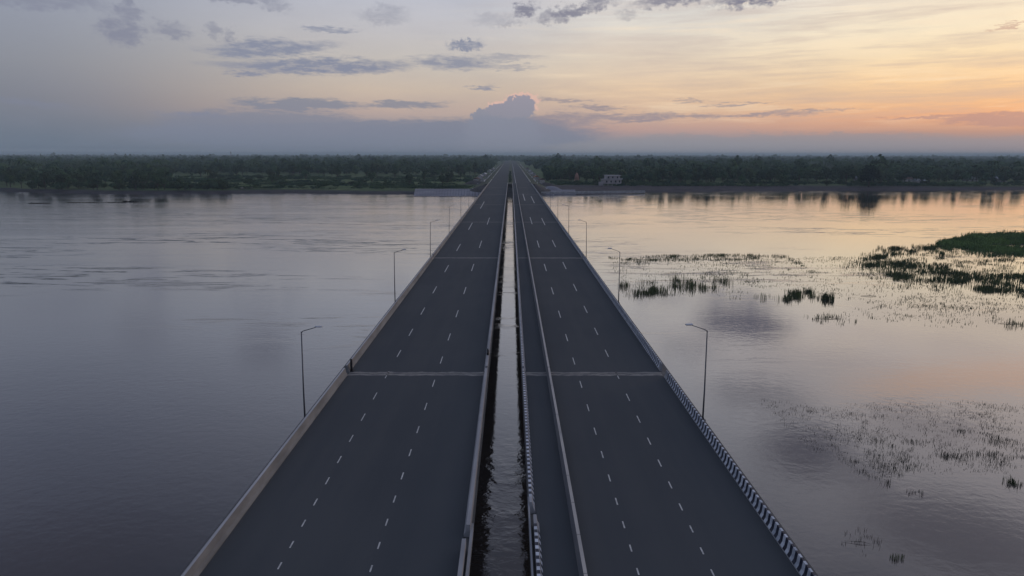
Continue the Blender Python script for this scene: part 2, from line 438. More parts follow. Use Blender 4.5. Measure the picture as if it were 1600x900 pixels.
gl = ga.n('ShaderNodeBsdfGlossy'); ga.set(gl.inputs['Roughness'], rough); ga.set(gl.inputs['Normal'], bn.outputs[0]); gl.inputs['Color'].default_value = (1, 1, 1, 1)
mx = ga.n('ShaderNodeMixShader'); ga.set(mx.inputs[0], fres)
m.node_tree.links.new(df.outputs[0], mx.inputs[1]); m.node_tree.links.new(gl.outputs[0], mx.inputs[2])
mo = [n_ for n_ in m.node_tree.nodes if n_.type == 'OUTPUT_MATERIAL'][0]
m.node_tree.links.new(mx.outputs[0], mo.inputs['Surface'])

# land
m = bpy.data.materials.new('land_cover'); m.use_nodes = True; M['land'] = m
ga = G(m.node_tree); bs = m.node_tree.nodes['Principled BSDF']
geo = ga.n('ShaderNodeNewGeometry').outputs['Position']
sx = ga.n('ShaderNodeSeparateXYZ'); ga.set(sx.inputs[0], geo)
n1 = ga.noise(ga.mapping(geo, scale=(.006, .022, 1)), 1.0, 7, .6, .5)
n2 = ga.noise(geo, .12, 6, .65)
c = ga.ramp(n1, [(.30, (0.075, 0.115, 0.050)), (.42, (0.15, 0.21, 0.075)), (.50, (0.085, 0.125, 0.055)), (.58, (0.18, 0.22, 0.09)), (.70, (0.11, 0.13, 0.065))])
c = ga.mix(ga.m('MULTIPLY', ga.map(n2, .4, .62), .6), c, (0.035, 0.048, 0.024))
mudm = ga.map(ga.m('ADD', sx.outputs[2], ga.m('MULTIPLY', n2, .9)), 2.15, 1.5)
mudr = ga.m('MULTIPLY', ga.map(ga.m('ADD', sx.outputs[1], ga.m('MULTIPLY', n1, 30)), 525, 505), ga.map(sx.outputs[0], -5, 30))
mudm = ga.m('MAXIMUM', mudm, mudr)
c = ga.mix(mudm, c, ga.mix(ga.map(n2, .35, .6), (0.050, 0.046, 0.054), (0.085, 0.074, 0.078)))
ga.set(bs.inputs['Base Color'], c)
bs.inputs['Roughness'].default_value = .95; bs.inputs['Specular IOR Level'].default_value = .1


# ------------------------------------------------------------------ mesh helpers
class MB:
    def __init__(s):
        s.v = []; s.f = []; s.mi = []; s.mats = []; s.cur = 0

    def use(s, name):
        if name not in s.mats: s.mats.append(name)
        s.cur = s.mats.index(name)
        return s

    def face(s, *pts):
        i = len(s.v)
        s.v += [tuple(p) for p in pts]
        s.f.append(tuple(range(i, i + len(pts)))); s.mi.append(s.cur)

    def box(s, x0, x1, y0, y1, z0, z1):
        i = len(s.v)
        s.v += [(x0, y0, z0), (x1, y0, z0), (x1, y1, z0), (x0, y1, z0), (x0, y0, z1), (x1, y0, z1), (x1, y1, z1), (x0, y1, z1)]
        for f in ((3, 2, 1, 0), (4, 5, 6, 7), (0, 1, 5, 4), (1, 2, 6, 5), (2, 3, 7, 6), (3, 0, 4, 7)):
            s.f.append(tuple(i + k for k in f)); s.mi.append(s.cur)
        return s

    def tube(s, pts, rads, n=8, cap=True):
        pts = [Vector(p) for p in pts]
        rings = []
        for k, p in enumerate(pts):
            d = (pts[min(k + 1, len(pts) - 1)] - pts[max(k - 1, 0)]).normalized()
            a = d.orthogonal().normalized() if abs(d.z) < .999 else Vector((1, 0, 0))
            if abs(d.z) < .999: a = Vector((0, 0, 1)).cross(d).normalized()
            b = d.cross(a)
            i = len(s.v)
            for j in range(n):
                t = 2 * math.pi * j / n
                s.v.append(tuple(p + (a * math.cos(t) + b * math.sin(t)) * rads[k]))
            rings.append(i)
        for k in range(len(rings) - 1):
            for j in range(n):
                s.f.append((rings[k] + j, rings[k] + (j + 1) % n, rings[k + 1] + (j + 1) % n, rings[k + 1] + j)); s.mi.append(s.cur)
        if cap:
            s.f.append(tuple(rings[0] + j for j in reversed(range(n)))); s.mi.append(s.cur)
            s.f.append(tuple(rings[-1] + j for j in range(n))); s.mi.append(s.cur)
        return s

    def prism(s, prof, y0, y1, close=True):
        """profile points (x, z), extruded along y"""
        n = len(prof); i = len(s.v)
        s.v += [(x, y0, z) for x, z in prof] + [(x, y1, z) for x, z in prof]
        for k in range(n if close else n - 1):
            q = (k + 1) % n
            s.f.append((i + k, i + q, i + n + q, i + n + k)); s.mi.append(s.cur)
        if close:
            s.f.append(tuple(i + k for k in reversed(range(n)))); s.mi.append(s.cur)
            s.f.append(tuple(i + n + k for k in range(n))); s.mi.append(s.cur)
        return s

    def build(s, name, parent=None, smooth=False):
        me = bpy.data.meshes.new(name)
        me.from_pydata(s.v, [], s.f)
        for mm in s.mats: me.materials.append(M[mm])
        me.polygons.foreach_set('material_index', s.mi)
        if smooth: me.polygons.foreach_set('use_smooth', [True] * len(s.f))
        me.update()
        o = bpy.data.objects.new(name, me)
        COL.objects.link(o)
        if parent: o.parent = parent
        return o


def raw_mesh(name, verts, faces, mats, parent=None):
    """numpy verts (n,3), faces (m,k)"""
    me = bpy.data.meshes.new(name)
    k = faces.shape[1]
    me.vertices.add(len(verts)); me.vertices.foreach_set('co', verts.astype(np.float32).ravel())
    me.loops.add(faces.size); me.loops.foreach_set('vertex_index', faces.astype(np.int32).ravel())
    me.polygons.add(len(faces)); me.polygons.foreach_set('loop_start', np.arange(0, faces.size, k, dtype=np.int32))
    me.polygons.foreach_set('loop_total', np.full(len(faces), k, dtype=np.int32))
    for mm in mats: me.materials.append(M[mm])
    me.update(calc_edges=True)
    o = bpy.data.objects.new(name, me)
    COL.objects.link(o)
    if parent: o.parent = parent
    return o


def empty(name, loc=(0, 0, 0), rz=0):
    o = bpy.data.objects.new(name, None)
    o.empty_display_size = .5
    o.location = loc; o.rotation_euler = (0, 0, rz)
    COL.objects.link(o)
    return o


def tag(o, label=None, cat=None, group=None, kind=None):
    for k, v in (('label', label), ('category', cat), ('group', group), ('kind', kind)):
        if v: o[k] = v
    return o


CH = {}


def kids(o):
    if o.name not in CH: CH[o.name] = [c for c in bpy.data.objects if c.parent == o]
    return CH[o.name]


def copy_tree(o, parent=None):
    c = o.copy(); COL.objects.link(c)
    if parent: c.parent = parent
    for ch in kids(o): copy_tree(ch, c)
    return c


# ------------------------------------------------------------------ water and land
BIG = 14000.0
mb = MB().use('water')
mb.face((-BIG, -BIG, 0), (BIG, -BIG, 0), (BIG, 3000, 0), (-BIG, 3000, 0))
tag(mb.build('water'), kind='structure')

shore_px = [(-300, 296), (-40, 297), (6, 297.5), (14, 300), (90, 301.5), (200, 303), (330, 302.5), (420, 301.5), (560, 303), (648, 303.5), (745, 301), (800, 300.5), (850, 303.5), (930, 303), (1000, 300), (1200, 298), (1330, 297.5), (1480, 296.5), (1600, 296.5), (1900, 296.5)]
shore = [(-BIG, P(-300, 296).y)]
for a, b in zip(shore_px[:-1], shore_px[1:]):
    pa, pb = P(*a), P(*b)
    k = max(1, int((pb - pa).length / 9))
    for i in range(k):
        q = pa.lerp(pb, i / k)
        shore.append((q.x, q.y + random.uniform(-2.2, 2.2)))
shore.append((P(1900, 296.5).x, P(1900, 296.5).y)); shore.append((BIG, P(1900, 296.5).y))


def shore_y(x):
    for (x0, y0), (x1, y1) in zip(shore[:-1], shore[1:]):
        if x0 <= x <= x1: return y0 + (y1 - y0) * (x - x0) / (x1 - x0)
    return shore[-1][1]


LAND = 2.2
rows = [(-4, -1.0), (0, 0.02), (5, .9), (12, 1.5), (20, 1.85), (34, LAND), (120, LAND)]
vs, fs = [], []
n = len(shore)
for dy, z in rows:
    for x, y in shore:
        w = .25 * math.sin(x * .05) + .15 * math.sin(x * .19)
        vs.append((x, y + dy, z + (w * .5 if 3 < dy < 30 else 0)))
for yy in (700, 1200, 2500, 6000, BIG):
    for x, y in shore: vs.append((x, yy, LAND))
nr = len(rows) + 5
for r in range(nr - 1):
    for i in range(n - 1):
        fs.append((r * n + i, r * n + i + 1, (r + 1) * n + i + 1, (r + 1) * n + i))
o = raw_mesh('ground', np.array(vs), np.array(fs), ['land'])
tag(o, kind='structure')
o.data.polygons.foreach_set('use_smooth', [True] * len(o.data.polygons))

# ------------------------------------------------------------------ the two bridges
B0, B1 = -70.0, 431.0        # along y
ROAD_END = 2000.0
JOINTS = [54.6 + 65.0 * k for k in range(6)]
SPANS = [B0] + JOINTS + [B1]
LX0, LX1 = -13.54, -2.25     # left carriageway
RX0, RX1 = 1.26, 12.62       # right carriageway with its side path
DIV0, DIV1 = 2.98, 3.36      # divider on the right bridge


def road(name, x0, x1):
    mb = MB().use('asphalt')
    ys = [B0, 0, 100, 200, 300, B1 - .02, 600, 1000, 1500, ROAD_END]
    for a, b in zip(ys[:-1], ys[1:]):
        mb.face((x0, a, DECK), (x1, a, DECK), (x1, b, DECK), (x0, b, DECK))
    mb.face((x0, ROAD_END, DECK), (x1, ROAD_END, DECK), (x1, ROAD_END, DECK - 1.5), (x0, ROAD_END, DECK - 1.5))
    return tag(mb.build(name), kind='structure')


road_l = road('road', LX0 + .002, LX1 - .002)
road_r = road('road', RX0 + .002, RX1 - .002)


def y_at(py): return P(798, py, DECK).y


def dashes(x, y_start, step, y_top, parent, name='lane_line', half=5.4, xoff=0):
    mb = MB().use('line')
    py = y_start
    ks = [py + step]
    while py > y_top:
        ks.append(py); py -= step
    for py in ks:
        a, b = y_at(py + half), y_at(py - half)
        yc = (a + b) / 2
        w = max(.07, 1.55 * math.hypot(yc, 18) / F * (1 - .35 * min(yc / 200, 1))) / 2
        mb.face((x - w, a, DECK + .004), (x + w, a, DECK + .004), (x + w, b, DECK + .004), (x - w, b, DECK + .004))
    o = mb.build(name, parent)
    return tag(o, kind='structure')


dashes(-10.28, 884, 33.15, 320, road_l)
dashes(-6.17, 888.5, 36.2, 318, road_l)
dashes(5.60, 893, 36.55, 306, road_r)
dashes(8.86, 895, 34.3, 306, road_r)


def parapet_profile(foot, back, top_in, kink, H):
    """foot/back/top_in/kink are x positions; returns closed outline (x, z)"""
    return [(foot, DECK - .05), (foot, DECK + .07), (kink, DECK + .24), (top_in, DECK + H), (back, DECK + H), (back, DECK - .05)]


def parapet(parent, foot, kink, top_in, back, H, y0, y1, side, cap, stripe=None, label=None, gap=.35, mask=(1, 1, 1)):
    """one length of concrete crash barrier; stripe = (y from, y to) painted in black and white bands"""
    mb = MB()
    pr = parapet_profile(foot, back, top_in, kink, H)
    n = len(pr)
    ys = [y0 + gap, y1 - gap]
    if stripe:
        a, b = max(stripe[0], y0 + gap + .6), min(stripe[1], y1 - gap - .6)
        if b > a:
            k = int((b - a) / .268)
            ys = [y0 + gap] + [a + i * .268 for i in range(k + 1)] + [y1 - gap]
    rot = random.randint(0, 1)
    for q, (a, b) in enumerate(zip(ys[:-1], ys[1:])):
        painted = stripe and 0 < q < len(ys) - 2
        for k in range(n):
            k2 = (k + 1) % n
            if painted and k in (1, 2, 3) and mask[k - 1]:
                mb.use('white' if (q + rot) % 2 else 'black')
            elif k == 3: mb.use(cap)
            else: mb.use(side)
            (xa, za), (xb, zb) = pr[k], pr[k2]
            mb.face((xa, a, za), (xb, a, zb), (xb, b, zb), (xa, b, za))
    mb.use(side)
    mb.face(*[(x, ys[0], z) for x, z in pr]); mb.face(*[(x, ys[-1], z) for x, z in reversed(pr)])
    o = mb.build('parapet', parent)
    if label: o['label'] = label
    return o


def deck_parts(root, x0, x1, edge0, edge1):
    # slab with edge beams
    mb = MB().use('girder')
    for a, b in zip(SPANS[:-1], SPANS[1:]):
        mb.box(edge0, edge1, a + .03, b - .03, DECK - .42, DECK - .055)
    mb.build('deck_slab', root)
    w = x1 - x0
    for a, b in zip(SPANS[:-1], SPANS[1:]):
        mb = MB().use('girder')
        for k in range(4):
            gx = x0 + w * (k + .5) / 4
            prof = [(gx - .45, DECK - .42), (gx + .45, DECK - .42), (gx + .14, DECK - .75), (gx + .14, DECK - 1.75), (gx + .4, DECK - 2.0), (gx + .4, DECK - 2.3), (gx - .4, DECK - 2.3), (gx - .4, DECK - 2.0), (gx - .14, DECK - 1.75), (gx - .14, DECK - .75)]
            mb.prism(prof, a + .25, b - .25)
        mb.build('girders', root)
    for y in JOINTS:
        mb = MB().use('girder')
        xm = (x0 + x1) / 2
        mb.prism([(x0 + .3, DECK - 2.3), (x1 - .3, DECK - 2.3), (x1 - .3, DECK - 3.0), (xm + 2.2, DECK - 4.1), (xm - 2.2, DECK - 4.1), (x0 + .3, DECK - 3.0)], y - 1.2, y + 1.2)
        mb.tube([(xm, y, DECK - 4.0), (xm, y, -3)], [1.6, 1.7], 20)
        mb.build('pier', root)
        # concrete strips of the expansion joint
        mb = MB().use('joint')
        for s0, s1, zz in ((-.46, -.05, .004), (.05, .46, .004)):
            k = 26
            for i in range(k):
                xa, xb = x0 + w * i / k, x0 + w * (i + 1) / k
                def e(x, q): return .07 * math.sin(x * 2.3 + q + y) + .05 * math.sin(x * 7.1 + q * 2)
                ya0 = y + s0 + (e(xa, 1) if s0 < -.1 else 0); yb0 = y + s0 + (e(xb, 1) if s0 < -.1 else 0)
                ya1 = y + s1 + (e(xa, 2) if s1 > .1 else 0); yb1 = y + s1 + (e(xb, 2) if s1 > .1 else 0)
                mb.face((xa, ya0, DECK + zz), (xb, yb0, DECK + zz), (xb, yb1, DECK + zz), (xa, ya1, DECK + zz))
        mb.use('darkmetal').face((x0, y - .05, DECK + .003), (x1, y - .05, DECK + .003), (x1, y + .05, DECK + .003), (x0, y + .05, DECK + .003))
        mb.build('expansion_joint', root)


left_bridge = tag(empty('road_bridge', (0, 0, 0)), 'left bridge with plain tan concrete parapet along its outer edge', 'bridge')
right_bridge = tag(empty('road_bridge', (0, 0, 0)), 'right bridge with black and white striped parapets and a pale divider', 'bridge')
deck_parts(left_bridge, LX0, LX1, -14.45, -1.84)
deck_parts(right_bridge, RX0, RX1, .90, 13.45)
for i, (a, b) in enumerate(zip(SPANS[:-1], SPANS[1:])):
    # outer left: tan face, pale cap
    parapet(left_bridge, -13.54, -13.63, -13.70, -13.84, .62, a, b, 'concrete', 'cap', label='tan concrete parapet' if i == 0 else None)
    # inner left
    segs = [(a, b, 0)] if i else [(a, 29.0, -.12), (29.6, b, 0)]
    for s0, s1, dx in segs:
        parapet(left_bridge, -2.25 + dx * .3, -2.16 + dx, -2.12 + dx, -1.93 + dx, .6, s0, s1, 'cap2', 'cap2', gap=.3)
    if i == 0:
        mb = MB().use('cap2').box(-1.93, -1.80, B0, 30.5, DECK - .05, DECK + .32); mb.build('edge_kerb', left_bridge)
    # inner right striped
    segs = [(a, b, 0)] if i else [(a, 31.2, .16), (31.8, b, 0)]
    for s0, s1, dx in segs:
        parapet(right_bridge, 1.26 + dx, 1.17 + dx, 1.11 + dx, .96 + dx, .58, s0, s1, 'cap2', 'cap2', stripe=(B0, 178) if i < 3 else None, gap=.3,
                label='inner parapet painted in black and white bands' if i < 2 else None)
    if i == 0:
        mb = MB().use('cap2').box(.90, .98, B0, 33.0, DECK - .05, DECK + .4); mb.build('edge_kerb', right_bridge)
    # outer right striped
    parapet(right_bridge, 12.62, 12.71, 12.755, 12.86, .62, a, b, 'cap2', 'cap2', stripe=(B0, 178) if i < 3 else None, gap=.9 if i < 2 else .4,
            label='outer parapet painted in black and white bands' if i < 2 else None)
    # divider
    mb = MB()
    prof = [(2.98, DECK - .02), (3.03, DECK + .2), (3.09, DECK + .6), (3.25, DECK + .6), (3.31, DECK + .2), (3.36, DECK - .02)]
    ya, yb = a + .05, b - .05
    L = 3.0
    k = int((yb - ya) / L)
    for q in range(k + 1):
        y0, y1 = ya + q * L, min(ya + (q + 1) * L, yb) - .03
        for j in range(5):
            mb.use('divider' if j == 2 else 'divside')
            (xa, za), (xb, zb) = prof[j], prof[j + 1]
            mb.face((xa, y0, za), (xb, y0, zb), (xb, y1, zb), (xa, y1, za))
        mb.use('divside')
        mb.face(*[(x, y0, z) for x, z in prof]); mb.face(*[(x, y1, z) for x, z in reversed(prof)])
    mb.build('divider', right_bridge)

# handrail pipe post standing at the first left joint
mb = MB().use('darkmetal')
mb.tube([(0, 0, 0), (0, 0, 1.05)], [.11, .09], 10); mb.box(-.2, .2, -.18, .18, 0, .06)
o = mb.build('marker_post'); o.location = (-13.44, 55.3, DECK + .004)
tag(o, 'short black post standing against the left parapet at the near joint', 'post')
mb = MB().use('darkmetal'); mb.box(-.09, .09, -.5, .5, .0, .22); mb.tube([(0, -.3, .2), (0, -.3, .55)], [.05, .05], 8)
o = mb.build('junction_box'); o.location = (-2.03, 58.5, DECK + .6)
tag(o, 'small black box on top of the inner parapet of the left bridge', 'box')


# ------------------------------------------------------------------ street lamps
def make_lamp():
    root = empty('street_lamp')
    mb = MB().use('steel'); mb.box(-.17, .17, -.17, .17, 0, .04)
    for sx_ in (-1, 1):
        for sy_ in (-1, 1): mb.tube([(sx_ * .12, sy_ * .12, .04), (sx_ * .12, sy_ * .12, .12)], [.02, .02], 6)
    mb.build('base_plate', root)
    MB().use('steel').tube([(0, 0, .04), (-.02, 0, 2.2), (0, 0, 6.4)], [.065, .052, .038], 10).build('pole', root, True)
    MB().use('steel').tube([(0, 0, 6.34), (.12, 0, 6.45), (1.02, -.1, 6.76)], [.034, .028, .024], 8).build('arm', root, True)
    mb = MB().use('head')
    mb.prism([(-.07, 0), (-.09, .04), (-.05, .085), (.05, .085), (.09, .04), (.07, 0)], -.24, .24)
    hd = mb.build('lamp_head', root)
    hd.location = (1.24, -.12, 6.79); hd.rotation_euler = (0, R(-14), R(-84))
    gl = MB().use('glass').box(-.055, .055, -.19, .12, -.022, -.003).build('lamp_glass', hd)
    return root


lamp0 = make_lamp()
ORD = ['first', 'second', 'third', 'fourth', 'fifth', 'sixth', 'seventh', 'eighth', 'ninth', 'tenth', 'eleventh']
used = False
for k in range(11):
    y = 44.3 + 37.2 * k
    for sd_ in (-1, 1):
        o = copy_tree(lamp0) if used else lamp0
        used = True
        side = 'left' if sd_ < 0 else 'right'
        o.location = ((-14.13 if sd_ < 0 else 13.31), y + (0 if sd_ < 0 else .6) + random.uniform(-.4, .4), DECK - .056)
        o.rotation_euler = (R(random.uniform(-.5, .5)), R(random.uniform(-.5, .5) + (.3 if sd_ > 0 else 1.1)), (0 if sd_ < 0 else math.pi) + R(random.uniform(-5, 5)))
        tag(o, 'slim single-arm street lamp along the %s bridge, %s from the near end' % (side, ORD[k]), 'street lamp', 'street lamps along the outer edges of the bridges')
for k in range(14):
    y = 44.3 + 37.2 * (k + 11)
    for sd_ in (-1, 1):
        o = copy_tree(lamp0)
        side = 'left' if sd_ < 0 else 'right'
        o.location = ((-14.4 if sd_ < 0 else 13.4), y, DECK - .1)
        o.rotation_euler = (0, 0, 0 if sd_ < 0 else math.pi)
        tag(o, 'distant street lamp on the %s verge beyond the river, number %d from the bank' % (side, k + 1), 'street lamp', 'street lamps on the %s verge of the far approach road' % side)

# ------------------------------------------------------------------ embankment of the approach road
mb = MB().use('embank')
ys = [B1 + .0] + [B1 + 40 * k for k in range(1, 40)] + [ROAD_END + 40]
for a, b in zip(ys[:-1], ys[1:]):
    w0 = -3 + 3 * math.sin(a * .011) ** 2; w1 = -3 + 3 * math.sin(b * .011) ** 2
    mb.face((-26 - w0, a, LAND - .1), (-16, a, DECK - .12), (-16, b, DECK - .12), (-26 - w1, b, LAND - .1))
    mb.face((-16, a, DECK - .12), (LX0, a, DECK - .01), (LX0, b, DECK - .01), (-16, b, DECK - .12))
    mb.face((15, a, DECK - .12), (25 + w0, a, LAND - .1), (25 + w1, b, LAND - .1), (15, b, DECK - .12))
    mb.face((RX1, a, DECK - .01), (15, a, DECK - .12), (15, b, DECK - .12), (RX1, b, DECK - .01))
    mb.face((LX1, a, DECK - .01), (RX0, a, DECK - .01), (RX0, b, DECK - .01), (LX1, b, DECK - .01))
# rounded end slopes beside the bridge heads and the front slope beneath them
mb.use('soil')
w0 = -3 + 3 * math.sin(B1 * .011) ** 2
for xc, xt, sg in ((-16, -26 - w0, -1), (15, 25 + w0, 1)):
    rr = abs(xt - xc); N = 8
    for k in range(N):
        t0, t1 = math.pi / 2 * k / N, math.pi / 2 * (k + 1) / N
        q0 = (xc + sg * rr * math.cos(t0), B1 - 17 * math.sin(t0), LAND - .1 - 2.6 * (k / N)); q1 = (xc + sg * rr * math.cos(t1), B1 - 17 * math.sin(t1), LAND - .1 - 2.6 * ((k + 1) / N))
        mb.face((xc, B1, DECK - .12), q0, q1) if sg < 0 else mb.face((xc, B1, DECK - .12), q1, q0)
mb.use('girder')
mb.face((-16, B1 - 17, LAND - 2.7), (15, B1 - 17, LAND - 2.7), (15, B1, DECK - 2.6), (-16, B1, DECK - 2.6))
mb.face((-16, B1, DECK - 2.6), (15, B1, DECK - 2.6), (15, B1, DECK - .12), (-16, B1, DECK - .12))
tag(mb.build('embankment'), kind='structure')

# pale stone kerbs along the approach
mb = MB().use('head')
for s0, xx in ((0, LX0 - .35), (1, RX1 + .1), (2, DIV0), (3, -18.2), (4, 16.8)):
    y = B1 + 4 + s0
    while y < 1300:
        l = random.uniform(3, 9)
        if random.random() < (.75 if s0 < 3 else .5):
            mb.box(xx, xx + .3, y, y + l, DECK - .3, DECK + (.35 if s0 < 3 else .5))
        y += l + random.uniform(1, 9)
o = mb.build('kerb'); tag(o, kind='structure')

mb = MB().use('sand')
for poly in ([(262, 289), (300, 287), (312, 286.2), (306, 288.2), (280, 290.2)], [(370, 293), (400, 291.5), (404, 293), (378, 294.5)]):
    pts = [P(a, b, LAND + .02) for a, b in poly]
    mb.face(*pts)
tag(mb.build('sand_bar'), kind='structure')

# ------------------------------------------------------------------ concrete river aprons
def apron(name, pts, z0, z1, thick, matn, label):
    """sloping slab: lower edge pts[0:2], upper edge pts[2:4]"""
    mb = MB().use(matn)
    a, b, c, d = [Vector(p) for p in pts]
    N = 24
    for i in range(N):
        t0, t1 = i / N, (i + 1) / N - .004
        q = [a.lerp(b, t0), a.lerp(b, t1), d.lerp(c, t1), d.lerp(c, t0)]
        q[0].z = q[1].z = z0; q[2].z = q[3].z = z1
        dn = Vector((0, 0, -thick))
        mb.face(*q); mb.face(q[1], q[0], q[0] + dn, q[1] + dn)
        mb.face(q[3], q[2], q[2] + dn, q[3] + dn)
        mb.face(q[0], q[3], q[3] + dn, q[0] + dn); mb.face(q[2], q[1], q[1] + dn, q[2] + dn)
    return tag(mb.build(name), label, 'revetment')


aL = P(646, 306.5, .15); bL = P(752, 306.5, .15)
apron('revetment', [aL, bL, Vector((bL.x * 1.1, bL.y + 37, 0)), Vector((aL.x * 1.07, aL.y + 37, 0))], .15, 2.6, .5, 'apron', 'pale grey concrete apron on the bank left of the bridge head')
a2 = P(838, 304.5, .15); b2 = P(900, 303.5, .15)
apron('revetment', [a2, b2, Vector((b2.x + 1, b2.y + 16, 0)), Vector((a2.x + 1, a2.y + 16, 0))], .15, 2.2, .5, 'apron', 'short concrete apron on the bank right of the bridge head')
a3 = P(846, 301.5, 1.1); b3 = P(1008, 299.5, 1.1)
mb = MB().use('cap')
N = 30
for i in range(N):
    p, q = a3.lerp(b3, i / N), a3.lerp(b3, (i + 1) / N)
    z = .3 * math.sin(i * .6)
    mb.box(p.x, q.x - .1, p.y + z, p.y + 1.4 + z, .3, 1.75)
tag(mb.build('retaining_wall'), 'long low pale wall on the water edge right of the bridge', 'wall')


# ------------------------------------------------------------------ vegetation
def crown_np(rng, w, h, base, nleaf, size, lobes=6, flat=.55):
    """leaf clumps on several lobes; returns verts (4n,3), faces (n,4)"""
    c = []
    for k in range(lobes):
        a = rng.uniform(0, 2 * np.pi); r = rng.uniform(0, .62) * w / 2
        c.append((r * np.cos(a), r * np.sin(a), base + (h - base) * rng.uniform(.28, .80), w * rng.uniform(.20, .36), (h - base) * rng.uniform(.18, .30)))
    c.append((0, 0, base + (h - base) * .55, w * .34, (h - base) * .44))
    c = np.array(c)
    idx = rng.integers(0, len(c), nleaf)
    u = rng.normal(size=(nleaf, 3)); u /= np.linalg.norm(u, axis=1)[:, None]
    u *= rng.uniform(.72, 1.08, (nleaf, 1))
    ctr = c[idx, :3] + u * c[idx][:, [3, 3, 4]]
    ctr[:, 2] = np.maximum(ctr[:, 2], base * .8)
    nrm = u * [1, 1, 1.4] + rng.normal(size=(nleaf, 3)) * .55
    nrm /= np.linalg.norm(nrm, axis=1)[:, None]
    t = np.cross(nrm, rng.normal(size=(nleaf, 3))); t /= np.linalg.norm(t, axis=1)[:, None]
    b = np.cross(nrm, t)
    s = size * rng.uniform(.5, 1.3, (nleaf, 1))
    s2 = s * rng.uniform(.5, 1.0, (nleaf, 1))
    v = np.stack([ctr - t * s, ctr - b * s2 + nrm * s * .15, ctr + t * s, ctr + b * s2 - nrm * s * .15], 1).reshape(-1, 3)
    f = np.arange(4 * nleaf).reshape(-1, 4)
    return v, f


def palm_np(rng, h, fr=11, L=3.6):
    vs, fs = [], []
    n = 0
    for k in range(fr):
        a = 2 * np.pi * k / fr + rng.uniform(-.2, .2); up = rng.uniform(.1, 1.0)
        d = np.array([np.cos(a), np.sin(a)]); sd_ = np.array([-d[1], d[0]])
        prev = None
        for j in range(5):
            t = j / 4
            x = L * t; z = h + up * L * t * .7 - L * .95 * t * t
            w = .55 * (1 - .75 * abs(t - .35))
            p = np.array([d[0] * x, d[1] * x, z])
            l = p + np.array([sd_[0] * w, sd_[1] * w, -.28]); r = p - np.array([sd_[0] * w, sd_[1] * w, .28])
            vs += [l, p, r]
            if prev is not None:
                fs += [(prev, prev + 1, n + 1, n), (prev + 1, prev + 2, n + 2, n + 1)]
            prev = n; n += 3
    return np.array(vs), np.array(fs)


TREES = {}


def proto_tree(kind, i):
    rng = np.random.default_rng(100 + i * 7 + hash(kind) % 1 if False else 100 + i * 7 + len(kind))
    if kind == 'palm_tree':
        h = 11.5 + i
        root = empty('palm_tree')
        v, f = palm_np(rng, h, 12, 3.9)
        raw_mesh('fronds', v, f, ['palm'], root)
        MB().use('bark').tube([(0, 0, -.3), (.35, .1, h * .5), (0, 0, h)], [.26, .18, .14], 7).build('trunk', root)
        return root
    if kind == 'shrub':
        root = empty('shrub')
        v, f = crown_np(rng, 5.2 + i * .5, 3.2 + .3 * i, .1, 170, .48, 7)
        raw_mesh('foliage', v, f, ['leaf2' if i % 2 else 'leaf'], root)
        mb = MB().use('bark')
        for k in range(4):
            a = k * 1.7
            mb.tube([(0, 0, -.2), (math.cos(a) * .9, math.sin(a) * .9, 1.9)], [.09, .04], 5)
        mb.build('stem', root)
        return root
    w, h, b = {'broadleaf_tree': (9.5 + .8 * i, 9.5 + .9 * i, 2.2), 'slender_tree': (5.5, 11.5 + i, 3.0)}[kind]
    root = empty(kind)
    v, f = crown_np(rng, w, h, b, 420 if kind == 'broadleaf_tree' else 260, .62, 9 if kind == 'broadleaf_tree' else 6)
    raw_mesh('crown', v, f, ['leaf2' if i == 2 else 'leaf'], root)
    mb = MB().use('bark')
    mb.tube([(0, 0, -.4), (.1, .05, b), (0, 0, h * .72)], [.34, .25, .08], 8)
    for k in range(5):
        a = k * 2.4 + i
        mb.tube([(0, 0, b * .9 + k * .3), (math.cos(a) * w * .3, math.sin(a) * w * .3, b + (h - b) * .5)], [.15, .05], 6)
    mb.build('trunk', root)
    return root


def put_tree(kind, i, x, y, z, sc, label, cat, group):
    key = (kind, i)
    if key not in TREES:
        o = TREES[key] = proto_tree(kind, i)
    else:
        o = copy_tree(TREES[key])
    o.location = (x, y, z)
    o.rotation_euler = (0, 0, random.uniform(0, 6.28))
    s = sc
    o.scale = (s * random.uniform(.88, 1.15), s * random.uniform(.88, 1.15), s * random.uniform(.85, 1.15))
    tag(o, label, cat, group)
    return o


placed = []


def nth(k):
    return '%d%s' % (k, 'th' if 10 < k % 100 < 14 else {1: 'st', 2: 'nd', 3: 'rd'}.get(k % 10, 'th'))


def clear(x, y, r):
    for a, b in placed:
        if (a - x) ** 2 + (b - y) ** 2 < r * r: return False
    placed.append((x, y)); return True


